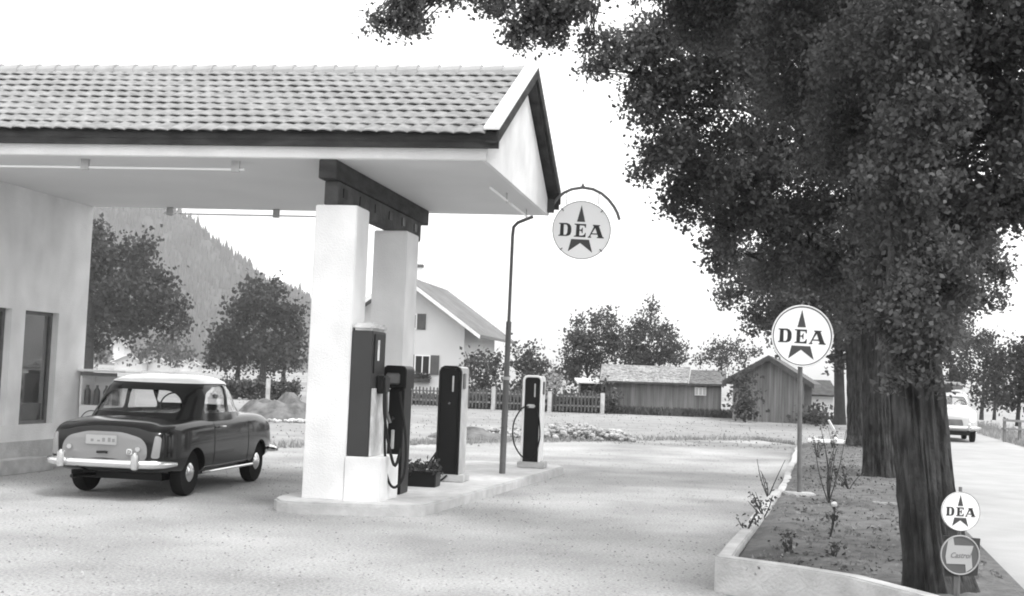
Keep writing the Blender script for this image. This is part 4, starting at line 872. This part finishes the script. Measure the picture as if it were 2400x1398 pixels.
def make_car(label, loc, heading, body_m, roof_m, lid_m, name='car', detail=True):
    c = thing(name, label, 'car', loc, PI/2-heading)
    cuts = []
    lb_ = modded(objmesh(lower_body()), [('SUB', 3)])
    for x in (.86, 3.16):
        for s in (-1, 1): cuts.append(('DIFFERENCE', objmesh(MB().lathe([(.305, 0), (.305, .35)], (x+.003, s*.531, .2913), (0, s, 0.0001), 37))))
    full = lb_.copy(); bvh_o = bmesh.new(); bvh_o.from_mesh(full); bvh = BVHTree.FromBMesh(bvh_o); 
    bd_ = lb_
    for ct in cuts: bd_ = modded(bd_, [ct])
    body = link_mesh('body', bd_, body_m, c)
    inner = objmesh(greenhouse(.03)); outer = objmesh(greenhouse(0))
    rearw = rpoly([(-.55, 1.005), (.55, 1.005), (.50, 1.18), (.36, 1.275), (-.36, 1.275), (-.50, 1.18)], .10)
    frw = rpoly([(-.56, 1.07), (.56, 1.07), (.46, 1.32), (-.46, 1.32)], .07)
    sd1 = rpoly([(1.22, 1.005), (1.93, 1.005), (1.93, 1.352), (1.58, 1.337), (1.34, 1.25)], .05); sd2 = rpoly([(1.975, 1.003), (2.66, 1.003), (2.38, 1.30), (2.27, 1.343), (1.975, 1.354)], .05)
    pr_ = [objmesh(MB().prism([(.3, a, b) for a, b in rearw], (.9, 0, 0))), objmesh(MB().prism([(2.35, a, b) for a, b in frw], (.9, 0, 0)))]
    for sdp in (sd1, sd2):
        for y0 in (-1, .42): pr_.append(objmesh(MB().prism([(a, y0, b) for a, b in sdp], (0, .58, 0))))
    shell = modded(outer.copy(), [('DIFFERENCE', inner)])
    cab = shell
    for p in pr_:
        nxt = modded(cab.copy(), [('DIFFERENCE', p)])
        if len(nxt.vertices) > 600: cab = nxt
        else: print('CUT FAILED')
    cab = cab; cab_o = link_mesh('cabin', cab, roof_m, c)
    inner2 = objmesh(greenhouse(.018)); o2 = objmesh(greenhouse(.010)); thin = modded(o2, [('DIFFERENCE', inner2)])
    for nm, p in zip(('rear_window', 'windscreen')+('side_window',)*4, pr_): link_mesh(nm, modded(thin.copy(), [('INTERSECT', p)]), M_glass, c)
    cbm = bmesh.new(); cbm.from_mesh(outer); cbvh = BVHTree.FromBMesh(cbm)
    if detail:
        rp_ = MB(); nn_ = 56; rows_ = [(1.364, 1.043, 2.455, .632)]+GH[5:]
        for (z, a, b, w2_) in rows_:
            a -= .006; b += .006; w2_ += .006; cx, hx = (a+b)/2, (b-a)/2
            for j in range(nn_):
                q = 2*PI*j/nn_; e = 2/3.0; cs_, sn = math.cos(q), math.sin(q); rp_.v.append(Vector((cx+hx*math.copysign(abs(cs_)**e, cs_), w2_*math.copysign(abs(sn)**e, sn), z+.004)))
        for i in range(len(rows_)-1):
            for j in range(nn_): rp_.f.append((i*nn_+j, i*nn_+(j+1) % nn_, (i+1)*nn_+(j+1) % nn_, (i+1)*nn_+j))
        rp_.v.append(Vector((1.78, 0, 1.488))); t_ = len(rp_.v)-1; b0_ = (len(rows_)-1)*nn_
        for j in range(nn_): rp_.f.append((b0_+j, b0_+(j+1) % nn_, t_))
        link_mesh('roof_sky_sheen', modded(objmesh(rp_), [('SOL', .004)]), M_roofsheen, c)  # pale skin over the dark roof, carries the painted sky reflection
    # boot lid, lamps, plate
    def arch(w0, zb, zt, bulge): return rpoly([(-w0, zb), (w0, zb), (w0*1.0, (zb+zt)/2), (w0*.86, zt-bulge), (w0*.4, zt-.01), (-w0*.4, zt-.01), (-w0*.86, zt-bulge), (-w0*1.0, (zb+zt)/2)], .07)
    lid = project(arch(.52, .47, .80, .07), bvh, 'x', 1, .008, lid_m, 'boot_lid', c, thick=.004)
    if detail:
        MB().box(-.02, .0, -.155, .225, .635, .745).build('number_plate', mat('plate_grey', .36, .5), c, bevel=.006)
        for i, (y, hh) in enumerate(((.14, .03), (.06, .02), (-.0, .045), (-.07, .05), (-.12, .04))): MB().box(-.0225, -.0205, y-.015, y+.02, .67, .67+hh).build('plate_mark', M_lamp, c)
        MB().box(-.02, .0, -.35, -.28, .53, .60).build('country_badge', M_whitep, c, bevel=.01)
        placed(shape2d(LD, .002), (-.0212, -.373, .565), (0, -.10, 0), (0, 0, .10), (1, 0, 0)).build('badge_letter', M_letter, c)
        MB().tube([(-.03, -.06, .55), (-.045, -.03, .555), (-.03, .07, .55)], .014, 8).build('boot_handle', M_black, c, smooth=True)
        for y in (-.42, .42): MB().lathe([(.028, -.03), (.034, -.01), (.034, .03)], (0, y, .60), (1, 0, 0), n=14).build('small_lamp', M_chrome, c, smooth=True)
    for s in (-1, 1):
        pl = rpoly([(s*.57, .50), (s*.66, .50), (s*.665, .74), (s*.60, .77)], .03); project(pl, bvh, 'x', 1, .015, M_lamp, 'tail_lamp', c, thick=.012)
        hl = [(s*.54+.09*math.cos(a*PI/12), .66+.09*math.sin(a*PI/12)) for a in range(24)]; project(hl, bvh, 'x', -1, .01, M_chrome, 'headlight', c, thick=.01)
    gr = rpoly([(-.3, .48), (.3, .48), (.26, .66), (-.26, .66)], .05); project(gr, bvh, 'x', -1, .008, M_post, 'grille', c, thick=.006)
    # side trim lines and door seams
    def seam(x):
        pts = []
        for k in range(14):
            z = .34+k*.042; h = bvh.ray_cast(Vector((x, -5, z)), Vector((0, 1, 0)))
            if h[0]: pts.append(h[0]-Vector((0, .001, 0)))
        return pts
    for x in (1.42, 2.62):
        p = seam(x)
        if len(p) > 3: MB().tube(p, .004, 5).build('door_seam', M_letter, c)
    for s in (-1, 1):
        MB().tube([(2.42, s*.79, .80), (2.36, s*.825, .80), (2.26, s*.825, .80), (2.22, s*.79, .80)][::1] if False else [(1.52, s*.785, .83), (1.55, s*.815, .83), (1.66, s*.815, .83), (1.69, s*.785, .83)], .01, 6).build('door_handle', M_chrome, c, smooth=True)
        MB().tube([(1.22, s*.70, .27), (1.3, s*.775, .275), (2.8, s*.775, .275), (2.86, s*.7, .27)], .018, 6).build('sill_trim', M_chrome, c, smooth=True)
    # bumpers
    for x0, sg_, nm in ((-.09, -1, 'rear_bumper'), (4.03, 1, 'front_bumper')):
        pts = []
        for k in range(17):
            y = -.80+1.6*k/16; e = abs(y/.80); pts.append((x0-sg_*(.28*e**5+.03*e*e), y+(0 if k not in (0, 16) else 0), .43))
        bp_ = MB(); bp_.tube(pts, [.022, .046]+[.053]*13+[.046, .022], 12); bp_.v = [Vector((v.x, v.y, v.z)) for v in bp_.v]; bo = bp_.build(nm, M_chrome, c, smooth=True)
        for y in (-.45, .45): MB().lathe([(.02, -.09), (.045, -.07), (.05, .0), (.045, .09), (.015, .12)], (x0+sg_*.05, y, .45), n=12).build('overrider', M_chrome, bo, smooth=True)
        for y in (-.4, .4): MB().box(min(x0, x0-sg_*.2), max(x0, x0-sg_*.2), y-.02, y+.02, .40, .45).build('bumper_iron', M_black, bo)
    for x in (.86, 3.16):
        for s in (-1, 1):
            o_ = (x, s*.625, .29); w_ = MB().lathe([(.19, -.07), (.27, -.072), (.286, -.045), (.29, 0), (.286, .045), (.27, .072), (.20, .07)], o_, (0, s, 0), 36).build('wheel', M_tyre, c, smooth=True)
            MB().lathe([(.198, .05), (.195, .064), (.14, .05), (.135, .06)], o_, (0, s, 0), 28).build('rim', body_m, w_, smooth=True)
            MB().lathe([(.12, .055), (.115, .075), (.08, .095), (.02, .105)], o_, (0, s, 0), 28).build('hub_cap', M_chrome, w_, smooth=True)
    MB().box(.5, 3.7, -.5, .5, .2, .33).build('underbody', M_black, c)
    MB().tube([(.9, .35, .24), (-.06, .35, .26)], .022, 8).build('exhaust', M_black, c, smooth=True)
    MB().box(1.0, 1.12, -.6, .6, .5, .95).build('seat', M_dwood, c, bevel=.05)
    for y in (-.33, .33): MB().box(2.05, 2.17, y-.24, y+.24, .5, 1.0).build('seat', M_dwood, c, bevel=.05)
    MB().tube([(2.62+.05*math.sin(a*PI/12), .33+.18*math.cos(a*PI/12), 1.05+.16*math.sin(a*PI/12)) for a in range(25)], .011, 6, cap=False).build('steering_wheel', M_black, c, smooth=True)
    return c
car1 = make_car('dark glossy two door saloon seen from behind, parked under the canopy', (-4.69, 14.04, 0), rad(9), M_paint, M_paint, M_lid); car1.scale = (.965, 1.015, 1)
pc = PZ(2233, 1037, 0)
hd = rad(15)+PI
c2l = Vector((pc.x, pc.y, 0)); fw = Vector((math.sin(hd), math.cos(hd), 0)); org = c2l-fw*4.4
car2 = make_car('pale oncoming car with loaded roof rack on the road', tuple(org), hd, M_paintl, M_paintl, M_paintl, detail=False); car2.scale = (1.12, 1.12, 1.16)
rk = MB()
for x in (1.55, 2.25): rk.box(x, x+.03, -.5, .5, 1.47, 1.50)
for y in (-.5, .47): rk.box(1.4, 2.4, y, y+.03, 1.50, 1.53)
for x in (1.56, 2.26):
    for y in (-.48, .46): rk.box(x, x+.02, y, y+.02, 1.33, 1.47)
rk.build('roof_rack', M_whitep, car2)
def onroof(p): return car2.location+Matrix.Rotation(PI/2-hd, 3, 'Z')@Vector((p[0]*1.12, p[1]*1.12, p[2]*1.16-(p[2]-1.532)*.16))
for lab, x0, x1, y0, y1, z0, z1, m in [('dark suitcase lying on the roof rack of the oncoming car', 1.5, 2.35, -.42, .02, 1.532, 1.70, M_dwood), ('second dark bag beside the suitcase on the oncoming car roof', 1.5, 2.3, .05, .42, 1.532, 1.68, M_post), ('pale blanket roll topmost on the oncoming car roof rack', 1.55, 2.3, -.40, .40, 1.702, 1.79, M_conc2)]:
    s_ = thing('luggage', lab, 'luggage', tuple(onroof((x0, y0, z0))), PI/2-hd)
    MB().box(0, (x1-x0)*1.1, 0, (y1-y0)*1.1, 0, z1-z0).build('case', m, s_, bevel=.03); MB().tube([(.3, -.01, (z1-z0)/2), (.3, -.03, (z1-z0)/2), (.5, -.03, (z1-z0)/2), (.5, -.01, (z1-z0)/2)], .008, 5).build('handle', M_black, s_)

# ================================================================== FLOWER BED EDGING AND PLANTS
gwl = thing('bed_wall', 'low pale concrete wall edging the near end of the flower bed', 'wall', (1.7, 9.45, 0))
def wallrun(pts, h0, h1, th, z0=-.05):
    mb = MB(); n = len(pts); L_, R_ = [], []
    for i, (x, y) in enumerate(pts):
        a = Vector(pts[max(i-1, 0)]); b = Vector(pts[min(i+1, n-1)]); d = (b-a).normalized(); nn = Vector((d.y, -d.x)); L_.append((x, y)); R_.append((x+nn.x*th, y+nn.y*th))
    for i in range(n):
        h = h0+(h1-h0)*i/(n-1)+random.uniform(-.004, .004); mb.v += [Vector((*L_[i], z0)), Vector((*L_[i], h)), Vector((*R_[i], h)), Vector((*R_[i], z0))]
    for i in range(n-1):
        a = i*4
        for j in range(4): mb.f.append((a+j, a+(j+1) % 4, a+4+(j+1) % 4, a+4+j))
    mb.f.append((0, 1, 2, 3)); mb.f.append(tuple((n-1)*4+j for j in (3, 2, 1, 0))); return mb
side = [(1.70+(3.62-1.70)*i/10+random.uniform(-.008, .008), 9.59+(16.2-9.59)*i/10) for i in range(11)]
wallrun(side, .25, .24, .12).build('side_wall', M_conc2, gwl, bevel=.012, world=True)
q0 = [PZ(x, y, .27) for x, y in [(1673, 1304), (1760, 1311), (1835, 1325), (1990, 1352), (2153, 1392), (2260, 1430)]]
fr_ = [(1.655, 9.44)]+[(p.x, p.y) for p in q0[2:]]
wallrun([(x, y) for x, y in reversed(fr_)], .27, .27, .13).build('end_wall', M_conc2, gwl, bevel=.012, world=True)
kr = [(3.66+(8.1-3.66)*i/16+random.uniform(-.03, .03), 16.25+(33.4-16.25)*i/16) for i in range(17)]
ks = thing('bed_kerb', 'low pale kerb along the far half of the flower bed', 'kerb', (3.7, 16.3, 0)); wallrun(kr, .20, .13, .12).build('kerb_stones', M_conc2, ks, bevel=.012, world=True)
a = PZ(1895, 1032, .08); b = PZ(1990, 1036, .08); tag(MB().obox(a-Vector((0, 0, .06)), b-a, (.1, .5, 0), (0, 0, .09)).build('plank', M_whitep, bevel=.01), 'white plank lying across the far end of the bed', 'plank')
a = PY(1942, 985, 34); b = PY(1956, 1010, 34); tag(MB().tube([a, b, PY(1962, 1024, 34)], .035, 6).build('stake', M_whitep), 'short white stake leaning behind the plank', 'stake')
a = PY(2046, 1178, 15); tag(MB().obox((a.x, 15, .2), (.35, -.1, 0), (0, .04, 0), (0, 0, .03)).build('wood_strip', M_conc2), 'thin pale strip of wood lying on the soil by the nearest tree', 'wood strip')
def rose(label, px, py, h, spread, n, zb=.2, fl=2, name='rose_bush', lv=5):
    b = PZ(px, py, zb); r = thing(name, label, 'rose bush', tuple(b), 0, 'rose bushes in the bed'); st = MB(); tips = []
    for i in range(n):
        a = random.uniform(0, 2*PI); tip = b+Vector((math.cos(a)*spread*random.uniform(.3, 1), math.sin(a)*spread*random.uniform(.3, 1), h*random.uniform(.55, 1))); tips.append(tip); limb(st, b, tip, .008, .003, 5, .1)
    st.build('stems', M_dwood, r, world=True); P = []
    for t in tips:
        for k in range(lv): P.append(tuple(b.lerp(t, random.uniform(.3, 1.03))+Vector((random.gauss(0, .03), random.gauss(0, .03), random.gauss(0, .03)))))
    npmesh('foliage', leaves(np.array(P), 3, .022, .042), 4, M_leafb, r, world=True)
    for t in random.sample(tips, min(fl, len(tips))):
        bm = MB()
        for k in range(5): bm.lathe([(.005, -.02), (.026-.003*k, -.005), (.03-.004*k, .012), (.012, .018)], t+Vector((random.gauss(0, .008), random.gauss(0, .008), .004*k)), (random.gauss(0, .3), random.gauss(0, .3), 1), 8)
        bm.build('bloom', M_whitep, r, smooth=True, world=True)
rose('tall rose bush in the middle of the bed right of the sign post', 1942, 1180, .95, .2, 8, fl=1)
rose('rose bush with pale bloom in front of the tall rose bush', 1945, 1262, .35, .1, 4, fl=1)
rose('rose bush leaning over the kerb left of the sign post', 1800, 1168, .5, .3, 4, fl=0, lv=2)
rose('small rose bush at the far end near the white plank', 1915, 1075, .5, .2, 6, .15, 2)
rose('rose bush between sign post and nearest tree', 1990, 1150, .4, .25, 6, fl=0)
rose('low rose seedling in the near corner of the bed', 1750, 1250, .2, .14, 4, fl=0, lv=3)
rose('low rose seedling left of the base block', 1790, 1215, .28, .18, 6, fl=0)
rose('tiny rose plant close to the end wall', 1850, 1300, .16, .09, 4, fl=0)
rose('tiny rose plant near the foot of the nearest tree', 1955, 1310, .12, .08, 3, fl=0)
rose('far rose bush behind the sign post', 1950, 1052, .55, .2, 7, .12, 1)
# bench rail right of the road
r = thing('roadside_rail', 'low wooden rail on posts at the right picture edge', 'rail', tuple(PY(2380, 1010, 42)))
a = PY(2352, 988, 42); b = PY(2450, 994, 42); MB().obox(a, b-a, (0, .08, 0), (0, 0, .08)).build('rail', M_board, r, world=True)
a2 = PY(2355, 1007, 42); b2 = PY(2450, 1012, 42); MB().obox(a2, b2-a2, (0, .3, 0), (0, 0, .05)).build('rail', M_board, r, world=True)
for px in (2358, 2394, 2440): p = PY(px, 990, 42); MB().box(p.x-.04, p.x+.04, 42.09, 42.17, 0, p.z+.05).build('post', M_board, r, world=True)

# ================================================================== HAZE
hzm = bpy.data.materials.new('haze'); hzm.use_nodes = True; t = hzm.node_tree; t.nodes.clear(); o = t.nodes.new('ShaderNodeOutputMaterial'); v = t.nodes.new('ShaderNodeVolumePrincipled')
v.inputs['Color'].default_value = (.97, .97, .97, 1); v.inputs['Density'].default_value = .00036; v.inputs['Anisotropy'].default_value = .1; t.links.new(v.outputs[0], o.inputs['Volume'])
hb = MB().box(-1100, 700, -70, 1130, -3, 168).build('haze', hzm); tag(hb, 'thin pale haze filling the air of the valley', 'haze', kind='stuff')
